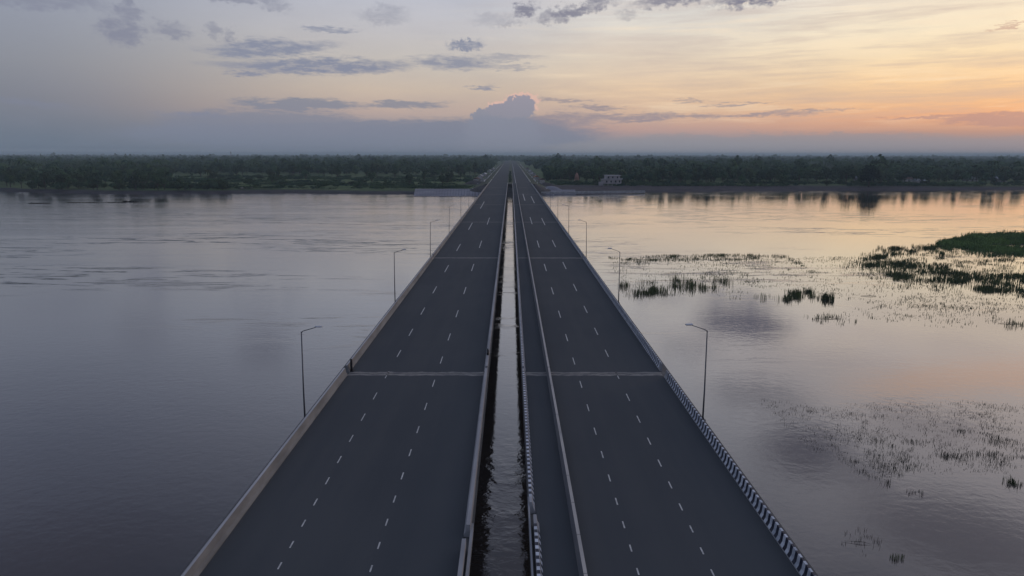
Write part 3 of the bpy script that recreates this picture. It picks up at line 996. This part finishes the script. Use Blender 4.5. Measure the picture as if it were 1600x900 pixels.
def belt(n, px0, px1, y0, y1, kinds, label, group, sc=(.8, 1.2), r=5.5, cat='tree', maxtry=60, order=False, edge=13, where=None):
    done = 0; new = []
    for _ in range(n * maxtry):
        if done >= n: break
        px = random.uniform(px0, px1); y = random.uniform(y0, y1)
        x = (px - 798) / F * (y * .985 + 3.5)
        if y < shore_y(x) + edge or abs(x) < 30: continue
        if not clear(x, y, r): continue
        kind, i = random.choice(kinds)
        nm = {'palm_tree': 'palm', 'broadleaf_tree': 'tree', 'slender_tree': 'tree', 'shrub': 'shrub'}[kind]
        k_ = random.uniform(*sc)
        lb = label[nm]
        if where:
            size = 'small' if k_ < sc[0] + (sc[1] - sc[0]) * .33 else ('tall' if k_ > sc[0] + (sc[1] - sc[0]) * .67 else 'middling')
            shape = {'palm_tree': 'feathery palm', 'broadleaf_tree': 'round-crowned tree', 'slender_tree': 'slender tree', 'shrub': 'low shrub'}[kind]
            if kind == 'broadleaf_tree' and i == 2: shape = 'light green ' + shape
            spot = [w_ for lim, w_ in where if px < lim][0]
            row = 'in the front row' if y < y0 + (y1 - y0) * .4 else 'in the back rows'
            lb = '%s %s %s %s' % (size, shape, row, spot)
        new.append((px, put_tree(kind, i, x, y, LAND - .1, k_, lb, nm, group[nm])))
        done += 1
    if order:
        new.sort(key=lambda q: q[0])
        for k, (_, o) in enumerate(new): o['label'] = o['label'] + ', %s from the left' % nth(k + 1)
    return done


BR = [('broadleaf_tree', 0), ('broadleaf_tree', 1), ('broadleaf_tree', 2), ('broadleaf_tree', 1)]
MIXED = BR + [('slender_tree', 0), ('slender_tree', 1), ('palm_tree', 0), ('slender_tree', 0)]
SH = [('shrub', 0), ('shrub', 1), ('shrub', 2)]

# the big lone tree on the right bank
p = P(1357, 291.5, LAND)
v, f = crown_np(np.random.default_rng(5), 15.0, 15.8, 1.2, 1500, .62, 13)
root = empty('broadleaf_tree', p)
raw_mesh('crown', v, f, ['leafd'], root)
MB().use('bark').tube([(0, 0, -.4), (0, 0, 5), (.3, 0, 11)], [.6, .45, .15], 10).build('trunk', root)
tag(root, 'big round dark tree standing alone in front of the right bank wood', 'tree')
placed.append((p.x, p.y)); placed.append((p.x - 8, p.y - 6)); placed.append((p.x + 8, p.y - 6)); placed.append((p.x, p.y - 9))

# keep the view to the houses open
bp = P(957, 290, LAND); placed += [(bp.x + d, bp.y - e) for d in (-11, -5, 0, 5, 11) for e in (6, 13)]
sp = P(901, 285, LAND); placed += [(sp.x, sp.y - e) for e in (3, 9)]


def lg(a, b): return {'tree': a, 'palm': a.replace('tree', 'palm'), 'shrub': a.replace('tree', 'shrub')}, {'tree': b, 'palm': b.replace('trees', 'palms'), 'shrub': b.replace('trees', 'shrubs')}


l, gr = lg('dark tree in the dense belt at the far left water edge', 'trees in the dense belt at the far left water edge')
belt(66, 0, 262, 430, 560, BR, l, gr, (.62, .95), 5.0, edge=6, where=[(50, 'of the belt at the left edge'), (110, 'behind the first weed mat'), (170, 'behind the long weed mat'), (220, 'behind the thick weed mat'), (9999, 'where the fields begin')])
l, gr = lg('low tree in the dense belt at the far left water edge', 'low trees in the dense belt at the far left water edge')
belt(54, 12, 372, 428, 462, SH, l, gr, (.9, 1.5), 3.0, edge=2, where=[(70, 'on the shore at the left picture edge'), (150, 'on the shore behind the long weed mat'), (230, 'on the shore behind the thick weed mat'), (300, 'on the shore by the pale sand patch'), (9999, 'on the shore under the thin mast')])
l, gr = lg('lone tree in the green fields on the left bank', 'trees scattered over the green fields on the left bank')
belt(34, 262, 735, 470, 690, MIXED, l, gr, (.4, .95), 7, order=True)
new = []
for yh in (457, 478, 503, 535, 575, 622, 660):
    for q_ in range(11):
        if random.random() < .18: continue
        px = random.uniform(262, 735) if yh > 470 else random.uniform(262, 560)
        x = (px - 798) / F * (yh + 3.5)
        y = yh + 6 * math.sin(x * .02 + yh) + random.uniform(-1.5, 1.5)
        if y < shore_y(x) + 10 or abs(x) < 30: continue
        o = put_tree('shrub', random.randrange(3), x, y, LAND - .1, random.uniform(.5, 1.1), 'low bushy shrub in the hedge rows of the left bank fields', 'shrub', 'shrubs in the hedge rows of the left bank fields')
        o.scale.x *= random.uniform(1.3, 2.8); o.rotation_euler.z = random.uniform(-.15, .15)
        new.append((px, o))
new.sort(key=lambda q_: q_[0])
for k, (_, o) in enumerate(new): o['label'] += ', %s from the left' % nth(k + 1)
l, gr = lg('tree at the front edge of the left bank wood', 'trees at the front edge of the left bank wood')
belt(80, 0, 764, 650, 790, MIXED, l, gr, (.8, 1.15), 6.5, where=[(120, 'of the wood at the left edge'), (262, 'behind the dense shore belt'), (360, 'above the pale sand patch'), (460, 'beneath the thin mast'), (600, 'behind the middle fields'), (700, 'behind the fields nearing the bridge'), (9999, 'beside the approach road')])
l, gr = lg('tree at the front edge of the right bank wood', 'trees at the front edge of the right bank wood')
belt(112, 866, 1610, 508, 580, MIXED, l, gr, (.75, 1.12), 5.2, where=[(893, 'right after the bridge head'), (935, 'around the pink spire'), (985, 'behind the pale house'), (1070, 'just right of the pale house'), (1170, 'midway along the right bank'), (1270, 'left of the rising smoke'), (1330, 'around the rising smoke'), (1385, 'behind the big round tree'), (1450, 'near the low shore huts'), (1520, 'right of the shore huts'), (9999, 'at the right picture edge')])
l, gr = lg('low tree along the foot of the right bank wood', 'trees along the foot of the right bank wood')
belt(40, 880, 1610, 494, 520, SH, l, gr, (.8, 1.3), 3.5, order=True)

# median shrubs beyond the bridge head
for k in range(16):
    o = put_tree('shrub', k % 3, -.5 + random.uniform(-.4, .4), 446 + k * 17 + random.uniform(-4, 4), DECK - .05, .42, 'small green shrub in the median beyond the bridge head, %s from the river' % nth(k + 1), 'shrub', 'shrubs in the median of the approach road')

# the wood behind: far more trees than anyone could count
def forest(name, spec, seed, matn='forest'):
    rng = np.random.default_rng(seed)
    V, Fc, off = [], [], 0
    protos = [crown_np(rng, 9, rng.uniform(8, 11), 1.0, 60, 1.35, 5) for _ in range(8)]
    low = [crown_np(rng, 12, 9.5, 1.0, 26, 2.4, 4) for _ in range(8)]
    pal = [palm_np(rng, 12.5, 8, 3.8) for _ in range(3)]
    for (n, px0, px1, y0, y1, hs) in spec:
        yy = np.sqrt(rng.uniform(y0 ** 2, y1 ** 2, n))
        pp = rng.uniform(px0, px1, n)
        xx = (pp - 798) / F * (yy * .985 + 3.5)
        for x, y in zip(xx, yy):
            if abs(x) < 30 + (y < 560) * 6 and y < ROAD_END + 20: continue
            # clearings
            if math.sin(x * .013 + 1.2) * math.sin(y * .009 + x * .004) > .86: continue
            r = rng.uniform()
            s = rng.uniform(.75, 1.2) * hs
            if rng.uniform() < .05: s *= rng.uniform(1.2, 1.65)
            a = rng.uniform(0, 6.28); ca, sa = math.cos(a), math.sin(a)
            if r < .12 and y < 1500: v, f = pal[rng.integers(3)]; s = rng.uniform(.85, 1.25)
            elif y < 1500: v, f = protos[rng.integers(8)]
            else: v, f = low[rng.integers(8)]
            v = v * [s, s, s * rng.uniform(.85, 1.2)]
            v = np.stack([v[:, 0] * ca - v[:, 1] * sa + x, v[:, 0] * sa + v[:, 1] * ca + y, v[:, 2] + LAND - .6], 1)
            V.append(v); Fc.append(f + off); off += len(v)
    o = raw_mesh(name, np.concatenate(V), np.concatenate(Fc), [matn])
    return o


o = forest('forest', [(260, -60, 265, 520, 700, .95), (1500, -60, 770, 760, 1000, 1.0), (3600, -80, 790, 960, 1600, 1.05), (3800, -80, 798, 1500, 3200, 1.2), (3000, -80, 798, 3000, 7000, 1.35)], 11)
tag(o, 'endless dark wood stretching to the horizon on the left bank', 'forest', kind='stuff')
o = forest('forest', [(1700, 850, 1680, 560, 820, .98), (2600, 835, 1680, 780, 1300, 1.05), (2400, 815, 1680, 1200, 2000, 1.05), (3400, 800, 1680, 1900, 3400, 1.15), (3000, 798, 1680, 3200, 7000, 1.3)], 12)
tag(o, 'endless dark wood stretching to the horizon on the right bank', 'forest', kind='stuff')


def undergrowth(name, n, px0, px1, y0, y1, seed, label, hs=1.0):
    rng = np.random.default_rng(seed)
    pro = [crown_np(rng, 4.5, 1.6, 0, 26, .55, 3) for _ in range(6)]
    V, Fc, off = [], [], 0
    for _ in range(n):
        y = rng.uniform(y0, y1); px = rng.uniform(px0, px1); x = (px - 798) / F * (y + 3.5)
        if abs(x) < 28 or y < shore_y(x) + 15: continue
        if math.sin(x * .03 + y * .06) + math.sin(x * .011 - y * .11 + 2) + rng.normal() * .5 < .25: continue
        v, f = pro[rng.integers(6)]
        v = v * [rng.uniform(.8, 2.6), rng.uniform(.7, 1.2), rng.uniform(.4, 1.3) * hs] + [x, y, LAND - .1]
        V.append(v); Fc.append(f + off); off += len(v)
    return tag(raw_mesh(name, np.concatenate(V), np.concatenate(Fc), ['forest']), label, 'undergrowth', kind='stuff')


undergrowth('undergrowth', 3200, 225, 745, 445, 690, 71, 'patchy low scrub over the fields of the left bank')
undergrowth('undergrowth', 1500, 866, 1620, 485, 530, 72, 'low scrub at the foot of the right bank wood', 1.3)


# ------------------------------------------------------------------ buildings on the far bank
def flat_house():
    root = empty('house', (bp.x, bp.y, LAND - .1), R(4))
    mb = MB().use('wallw')
    mb.box(-7.5, 5.5, -4, 4, 1.6, 4.6); mb.box(-5.5, 4.6, -3.2, 3.6, 4.75, 7.3)
    mb.box(-9.6, -7.5, -2.5, 3, .2, 2.8)
    for x in (-7.2, -4.2, -1.2, 1.8, 5.1): mb.box(x, x + .3, -3.9, -3.6, 0, 1.6)
    mb.build('wall', root)
    mb = MB().use('cap'); mb.box(-8.2, 6.1, -4.9, 4.3, 4.6, 4.75); mb.build('balcony_slab', root)
    mb = MB().use('cap')
    mb.box(-8.2, 6.1, -4.9, -4.8, 4.75, 5.35); mb.build('balcony_rail', root)
    MB().use('roofg').box(-6.1, 5.2, -3.9, 4.2, 7.3, 7.5).build('roof', root)
    for x in (-5.6, -2.4, .8, 3.6):
        w = MB().use('wallw').box(x - .08, x + 1.08, -4.05, -4.002, 2.35, 3.95).build('window', root)
        MB().use('dark').box(x, x + 1, -4.09, -4.052, 2.45, 3.85).build('pane', w)
    for x in (-4.2, -1.2, 2.2):
        w = MB().use('wallw').box(x - .08, x + 1.08, -3.26, -3.202, 5.25, 6.75).build('window', root)
        MB().use('dark').box(x, x + 1, -3.3, -3.262, 5.35, 6.65).build('pane', w)
    tag(root, 'pale two-storey flat-roofed house on posts behind the right bank', 'house')


flat_house()
# pink spire
root = empty('temple_spire', (sp.x, sp.y, LAND - .1))
mb = MB().use('wallp').box(-1.9, 1.9, -1.9, 1.9, 0, 2.6); mb.build('base', root)
MB().use('wallp').tube([(0, 0, 2.6), (0, 0, 4.2), (0, 0, 6.0), (0, 0, 7.2), (0, 0, 7.8)], [1.6, 1.65, 1.25, .6, .12], 12).build('spire', root, True)
MB().use('dark').box(-.5, .5, -1.94, -1.905, 0, 1.7).build('doorway', root)
tag(root, 'small pinkish temple spire among trees right of the bridge head', 'temple')


def hut(px, py, w, d, h, roof, label, rz=0, name='hut', cat='hut', z=None):
    q = P(px, py, LAND)
    root = empty(name, (q.x, q.y, LAND - .05 if z is None else z), rz)
    mb = MB().use('wallw').box(-w / 2, w / 2, -d / 2, d / 2, 0, h)
    mb.build('wall', root)
    mb = MB().use(roof)
    e = .4
    a = [(-w / 2 - e, -d / 2 - e, h + .02), (w / 2 + e, -d / 2 - e, h + .02), (w / 2 + e, 0, h + d * .32), (-w / 2 - e, 0, h + d * .32)]
    b = [(w / 2 + e, d / 2 + e, h + .02), (-w / 2 - e, d / 2 + e, h + .02), (-w / 2 - e, 0, h + d * .32), (w / 2 + e, 0, h + d * .32)]
    mb.face(*a); mb.face(*b)
    mb.face((w / 2 + .01, -d / 2, h), (w / 2 + .01, d / 2, h), (w / 2 + .01, 0, h + d * .31)); mb.face((-w / 2 - .01, -d / 2, h), (-w / 2 - .01, d / 2, h), (-w / 2 - .01, 0, h + d * .31))
    mb.face(*[(x, y, zz - .08) for x, y, zz in reversed(a)]); mb.face(*[(x, y, zz - .08) for x, y, zz in reversed(b)])
    mb.build('roof', root)
    MB().use('dark').box(-.5, .4, -d / 2 - .05, -d / 2 - .004, 0, min(2, h - .2)).build('door', root)
    MB().use('dark').box(w * .25 - .4, w * .25 + .4, -d / 2 - .05, -d / 2 - .004, h * .4, h * .4 + .7).build('window', root)
    return tag(root, label, cat)


hut(1390, 279, 9, 6, 2.6, 'roofg', 'pale tin-roofed hut just right of the big round tree')
hut(1435, 287, 7, 5, 2.4, 'roofg', 'low pale hut on the shore, second from the big round tree')
hut(1515, 283, 10, 6, 2.5, 'roofg', 'wide grey-roofed hut between the low shore hut and the picture edge')
hut(1562, 284, 8, 5, 2.6, 'roofg', 'small grey-roofed hut near the right end of the far bank')
hut(1340, 282.5, 5, 4, 2.4, 'roofg', 'tiny pale hut just left of the big round tree')
hut(1302, 276, 8, 6, 3, 'roofg', 'pale hut beside the rising smoke on the right bank')
hut(1418, 284, 6, 4, 2.4, 'roofd', 'small hut with rusty roof between the two pale huts')
for k, (px, py, w, rf) in enumerate([(751, 279, 6, 'wallw'), (757, 275.5, 7, 'roofg'), (765, 270, 6, 'roofg'), (745, 284, 8, 'roofd'), (770, 266, 8, 'roofg')]):
    hut(px, py, w, 4, 2.4, rf, 'site hut beside the left service road, %s from the river' % ORD[[1, 2, 3, 0, 4][k]], R(80), 'site_hut', 'hut')
for k, (px, py, w, rf) in enumerate([(838, 281, 5, 'orange'), (833, 275.5, 5, 'roofg'), (829, 271, 6, 'roofg'), (824, 266, 6, 'roofd'), (846, 286, 6, 'roofd')]):
    hut(px, py, w, 4, 2.6, rf, 'site hut beside the right service road, %s from the river' % ORD[[1, 2, 3, 4, 0][k]], R(-80), 'site_hut', 'hut')


def heap(px, py, r, h, matn, label, name='earth_heap', cat='heap'):
    q = P(px, py, LAND)
    vs, fs = [(0, 0, h)], []
    n = 16
    for ring, (rr, zz) in enumerate(((.35, .8), (.7, .4), (1, -.05))):
        for j in range(n):
            a = 2 * math.pi * j / n
            k = 1 + random.uniform(-.15, .15)
            vs.append((math.cos(a) * r * rr * k, math.sin(a) * r * .7 * rr * k, zz * h * (1 + random.uniform(-.1, .1)) if ring < 2 else -.2))
    for j in range(n): fs.append((0, 1 + j, 1 + (j + 1) % n))
    mb = MB().use(matn); mb.v = vs; mb.f = fs; mb.mi = [0] * n
    for ring in range(2):
        for j in range(n):
            a = 1 + ring * n
            mb.f.append((a + j, a + n + j, a + n + (j + 1) % n, a + (j + 1) % n)); mb.mi.append(0)
    o = mb.build(name, smooth=True); o.location = q
    return tag(o, label, cat)


heap(742, 288, 9, 3, 'soil', 'dark earth heap on the left bank beside the bridge head')
heap(755, 284, 7, 2.6, 'sand', 'pale sand heap on the left bank next to the earth heap', 'sand_heap')
heap(862, 296, 7, 2.2, 'apron', 'pale stone heap at the right bridge head near the water')
heap(853, 290, 8, 2.4, 'soil', 'dark earth heap behind the pale stone heap, right bank')

# mast on the left skyline
q = Vector(((369 - 798) / F * 1500, 1500, LAND))
mb = MB().use('steel')
for sx_, sy_ in ((-1, -1), (1, -1), (1, 1), (-1, 1)): mb.tube([(sx_ * 1.2, sy_ * 1.2, 0), (sx_ * .25, sy_ * .25, 26)], [.16, .12], 5)
for k in range(9): mb.box(-1.2 + k * .1, 1.2 - k * .1, -1.2 + k * .1, 1.2 - k * .1, k * 2.9, k * 2.9 + .12)
mb.box(-.7, .7, -.7, .7, 24.5, 26.5)
o = mb.build('radio_mast'); o.location = q
tag(o, 'thin lattice mast rising above the left skyline', 'mast')

# ------------------------------------------------------------------ reeds and grass standing in the shallows
def blades(pts, hmin, hmax, wmin, wmax, per, spread, seed, lean=.35):
    """tufts of upright blades; pts (n,2)"""
    rng = np.random.default_rng(seed)
    n = len(pts)
    base = np.repeat(pts, per, 0) + rng.normal(size=(n * per, 2)) * spread
    N = len(base)
    hh = np.repeat(rng.uniform(hmin, hmax, n), per) * rng.uniform(.45, 1.0, N)
    a = rng.uniform(0, 2 * np.pi, N)
    ln = rng.uniform(0, lean, N)
    d = np.stack([np.cos(a), np.sin(a)], 1)
    s = np.stack([-d[:, 1], d[:, 0]], 1)
    w = rng.uniform(wmin, wmax, N)[:, None]
    z0 = np.full((N, 1), -.12)
    b0 = np.hstack([base - s * w, z0]); b1 = np.hstack([base + s * w, z0])
    mid = base + d * (hh * ln * .35)[:, None]
    m0 = np.hstack([mid - s * w * .8, (hh * .6)[:, None]]); m1 = np.hstack([mid + s * w * .8, (hh * .6)[:, None]])
    tip = base + d * (hh * ln)[:, None]
    t0 = np.hstack([tip - s * w * .15, hh[:, None]]); t1 = np.hstack([tip + s * w * .15, hh[:, None]])
    v = np.stack([b0, b1, m1, m0, t1, t0], 1).reshape(-1, 3)
    i = np.arange(N)[:, None] * 6
    f = np.concatenate([i + [0, 1, 2, 3], i + [3, 2, 4, 5]], 0)
    return v, f


def in_poly(x, y, poly):
    c = False
    j = len(poly) - 1
    for i in range(len(poly)):
        xi, yi = poly[i]; xj, yj = poly[j]
        if (yi > y) != (yj > y) and x < (xj - xi) * (y - yi) / (yj - yi) + xi: c = not c
        j = i
    return c


def scatter(poly, n, seed, clump=0.0, cl=9):
    """points spread evenly over a patch of river given by its outline"""
    W_ = [P(*q) for q in poly]; pw = [(q.x, q.y) for q in W_]
    xs = [q[0] for q in pw]; ys_ = [q[1] for q in pw]
    r = random.Random(seed); out = []
    cs = [(r.uniform(min(xs), max(xs)), r.uniform(min(ys_), max(ys_)), r.uniform(.5, 1) * clump) for _ in range(max(6, n // cl))] if clump else None
    t = 0
    while len(out) < n and t < n * 60:
        t += 1
        if cs and r.random() < .85:
            c = r.choice(cs); x = r.gauss(c[0], c[2] * 1.6); y = r.gauss(c[1], c[2])
        else:
            x = r.uniform(min(xs), max(xs)); y = r.uniform(min(ys_), max(ys_))
        if in_poly(x, y, pw): out.append((x, y))
    return np.array(out)


def merge(parts):
    V, Fc, off = [], [], 0
    for v, f in parts:
        V.append(v); Fc.append(f + off); off += len(v)
    return np.concatenate(V), np.concatenate(Fc)


def bed(name, parts, matn, label, cat='reeds'):
    v, f = merge(parts)
    return tag(raw_mesh(name, v, f, [matn]), label, cat, kind='stuff')


# dense green island at the right edge
isl = [(1462, 381), (1490, 373), (1530, 367), (1575, 365), (1640, 365), (1760, 368), (1760, 380), (1640, 383), (1550, 381.5), (1545, 385), (1640, 388.5), (1760, 391), (1760, 404), (1620, 401), (1560, 395), (1500, 388)]
bed('grass', [blades(scatter(isl, 6500, 3), .3, 1.0, .05, .10, 5, .35, 4, .8), blades(scatter(isl, 900, 5, 1.2), .8, 1.7, .05, .10, 8, .45, 6, .5),
              blades(scatter([(1430, 385), (1462, 376), (1500, 369), (1560, 362), (1700, 361), (1760, 366), (1760, 410), (1620, 405), (1540, 400), (1460, 396)], 700, 7, 1.0), .2, .9, .04, .08, 6, .4, 8, .7)],
    'reedg', 'dense green grass island at the right edge of the river', 'grass')
mb = MB().use('soil')
wp = [P(a, b, .03) for a, b in isl]
cx_, cy_ = sum(q.x for q in wp) / len(wp), sum(q.y for q in wp) / len(wp)
mb.face(*[(cx_ + (q.x - cx_) * .96, cy_ + (q.y - cy_) * .92, .03) for q in wp])
tag(mb.build('mud_flat'), kind='structure')

fringe = [
    blades(scatter([(1340, 400), (1372, 388), (1450, 383), (1480, 386), (1440, 392), (1400, 398), (1350, 408)], 260, 21, 1.0), .4, 1.1, .03, .06, 7, .35, 22),
    blades(scatter([(1335, 415), (1380, 408), (1480, 418), (1520, 432), (1600, 428), (1700, 432), (1700, 452), (1600, 458), (1540, 455), (1480, 446), (1420, 440), (1360, 425)], 950, 23, 1.0), .4, 1.2, .03, .06, 7, .4, 24),
    blades(scatter([(1310, 420), (1345, 400), (1480, 384), (1600, 400), (1700, 404), (1700, 470), (1500, 460), (1400, 450)], 1200, 25, 1.2, 5), .15, .7, .025, .055, 6, .45, 26, .7)]
bed('reeds', fringe, 'reed', 'patchy dark reeds in front of the green grass island')
mid = [
    blades(scatter([(1000, 401), (1080, 397), (1200, 398), (1240, 401), (1150, 407), (1010, 408)], 420, 31, 1.1, 6), .15, .6, .022, .05, 6, .4, 32, .6),
    blades(scatter([(965, 450), (972, 440), (1010, 442), (1090, 432), (1140, 434), (1140, 448), (1060, 460), (980, 463)], 240, 33, .5, 10), .4, 1.5, .02, .04, 7, .28, 34, .25),
    blades(scatter([(950, 402), (1010, 404), (1015, 413), (955, 411)], 70, 35, .8, 6), .2, .5, .025, .05, 6, .3, 36),
    blades(scatter([(955, 405), (1150, 405), (1180, 440), (1150, 468), (975, 470)], 420, 37, 1.6, 4), .05, .4, .02, .045, 4, .5, 38, .9)]
bed('reeds', mid, 'reed', 'broken band of reeds in the water nearest the right bridge')
mid2 = [
    blades(scatter([(1180, 464), (1270, 454), (1272, 465), (1190, 473)], 120, 41, .5, 8), .35, 1.3, .02, .04, 8, .25, 42, .25),
    blades(scatter([(1235, 398), (1275, 420), (1268, 428), (1230, 412)], 60, 43, .6, 6), .1, .4, .025, .05, 5, .3, 44),
    blades(scatter([(1120, 406), (1330, 400), (1420, 430), (1500, 460), (1600, 465), (1600, 490), (1480, 485), (1330, 470), (1200, 450), (1080, 440)], 1000, 45, 1.6, 4), .04, .35, .022, .05, 4, .5, 46, .9),
    blades(scatter([(1270, 495), (1400, 470), (1440, 455), (1600, 470), (1600, 505), (1480, 514), (1380, 505)], 420, 47, 1.4, 4), .05, .4, .02, .04, 4, .4, 48, .9)]
bed('reeds', mid2, 'reed', 'thin scattered reeds in the open water between the two thick beds')
near = [
    blades(scatter([(1180, 622), (1300, 636), (1420, 622), (1600, 634), (1720, 680), (1720, 740), (1500, 738), (1390, 745), (1260, 700)], 1050, 51, .85, 9), .03, .22, .007, .016, 7, .28, 52, 1.3),
    blades(scatter([(1400, 690), (1500, 670), (1600, 690), (1700, 720), (1640, 740), (1500, 725)], 240, 53, .55, 10), .06, .38, .009, .019, 6, .22, 54, .8),
    blades(scatter([(1290, 680), (1400, 680), (1450, 725), (1370, 760), (1310, 720)], 200, 55, .55, 10), .05, .36, .008, .018, 6, .22, 56, .7)]
bed('reeds', near, 'reedn', 'sparse thin weeds barely above the water at the lower right')


def clump(px, py, n, hmin, hmax, spread, w, label, seed, stick=None, m_='reed'):
    q = P(px, py)
    rng = np.random.default_rng(seed)
    pts = rng.normal(size=(n, 2)) * [spread * 1.3, spread]
    v, f = blades(pts, hmin, hmax, w * .6, w, 6, spread * .25, seed, .5)
    root = empty('reed_clump', (q.x, q.y, 0))
    if n > 1: raw_mesh('stems', v, f, [m_], root)
    else: root.name = 'floating_branch'
    if stick:
        MB().use('reedd').tube([(-stick, .2, .05), (0, 0, .12), (stick * .6, -.15, .04)], [w * .5, w, w * .4], 6).build('driftwood', root)
    return tag(root, label, 'reeds', 'separate reed clumps standing in the open water')


clump(1290, 467, 26, .8, 1.7, .55, .06, 'round upright reed clump alone in the channel between the beds', 61)
clump(1298, 498, 16, .3, .8, 1.6, .05, 'low brown tangle of reeds below the round clump', 62, 2.2)
clump(1345, 849, 14, .15, .45, .55, .014, 'low tangled clump with a drifting stick at the lower right', 63, 1.0, 'reedd')
clump(1405, 874, 12, .2, .5, .22, .014, 'small leafy clump below the drifting stick', 64)
clump(1582, 756, 18, .3, .7, .2, .02, 'dark bushy tuft close to the right picture edge', 65)
clump(1582, 506, 14, .3, .9, 1.2, .045, 'dark low clump with a stick under the thick reed bed', 66, 1.8)
clump(1428, 770, 9, .15, .4, .25, .012, 'tiny bent tuft left of the dark bushy tuft', 67, None, 'reedd')
clump(1384, 756, 8, .3, .6, .15, .012, 'single thin upright tuft beneath the sparse weeds', 68, None, 'reedd')
clump(1360, 463, 1, .1, .3, .4, .05, 'floating dark branch in the calm water under the reeds', 69, 1.6, 'reedd')
clump(1470, 399, 8, .8, 1.5, .3, .06, 'dark taller tuft in front of the grass island', 70)

# floating weed mats on the left
for k, (px, py, w, label) in enumerate([(62, 318, 5.0, 'thin dark weed mat drifting at the far left, nearest the picture edge'), (128, 316.5, 7.5, 'long dark weed mat drifting between the two smaller ones'), (203, 315.5, 3.2, 'thick short weed mat drifting right of the long one'), (178, 316.5, 6, 'faint thin weed mat touching the thick short one')]):
    q = P(px, py)
    rng = np.random.default_rng(80 + k)
    pts = rng.uniform(-1, 1, (60, 2)) * [w, .5]
    v, f = blades(pts, .1, .45 if k != 2 else .9, .1, .2, 5, .3, 80 + k, .9)
    o = raw_mesh('weed_mat', v, f, ['reedd']); o.location = (q.x, q.y, 0)
    tag(o, label, 'weed mat', 'weed mats drifting near the left bank')

# ------------------------------------------------------------------ smoke over the right wood
def vol_mat(name, color, dens, noise_scale=None):
    m = bpy.data.materials.new(name); m.use_nodes = True
    nt = m.node_tree
    for n_ in list(nt.nodes): nt.nodes.remove(n_)
    g_ = G(nt)
    v = g_.n('ShaderNodeVolumePrincipled'); ou = g_.n('ShaderNodeOutputMaterial')
    v.inputs['Color'].default_value = tuple(color) + (1,)
    v.inputs['Density'].default_value = dens
    v.inputs['Anisotropy'].default_value = 0.0
    nt.links.new(v.outputs[0], ou.inputs['Volume'])
    return m


M['haze'] = vol_mat('haze', (0.68, 0.88, 1.0), 0.00021)
mb = MB().use('haze').box(-BIG - 500, BIG + 500, -BIG - 500, BIG + 500, -4.5, 42)
tag(mb.build('haze'), 'thin blue evening haze', 'haze', kind='stuff')

M['smoke'] = vol_mat('smoke', (0.9, 0.92, 1.0), 0.006)
q = P(1302, 277, LAND)
import bmesh
bm = bmesh.new()
for (dx, dz, rx, rz_) in ((0, 6, 5, 4), (-7, 10, 9, 3.5), (-18, 13, 13, 3)):
    r_ = bmesh.ops.create_icosphere(bm, subdivisions=2, radius=1)
    for v_ in r_['verts']: v_.co = Vector((v_.co.x * rx + dx, v_.co.y * 5, v_.co.z * rz_ + dz))
me = bpy.data.meshes.new('smoke'); bm.to_mesh(me); bm.free(); me.materials.append(M['smoke'])
o = bpy.data.objects.new('smoke', me); COL.objects.link(o); o.location = (q.x, q.y + 3, LAND)
tag(o, 'faint pale smoke drifting over the right bank wood', 'smoke', kind='stuff')
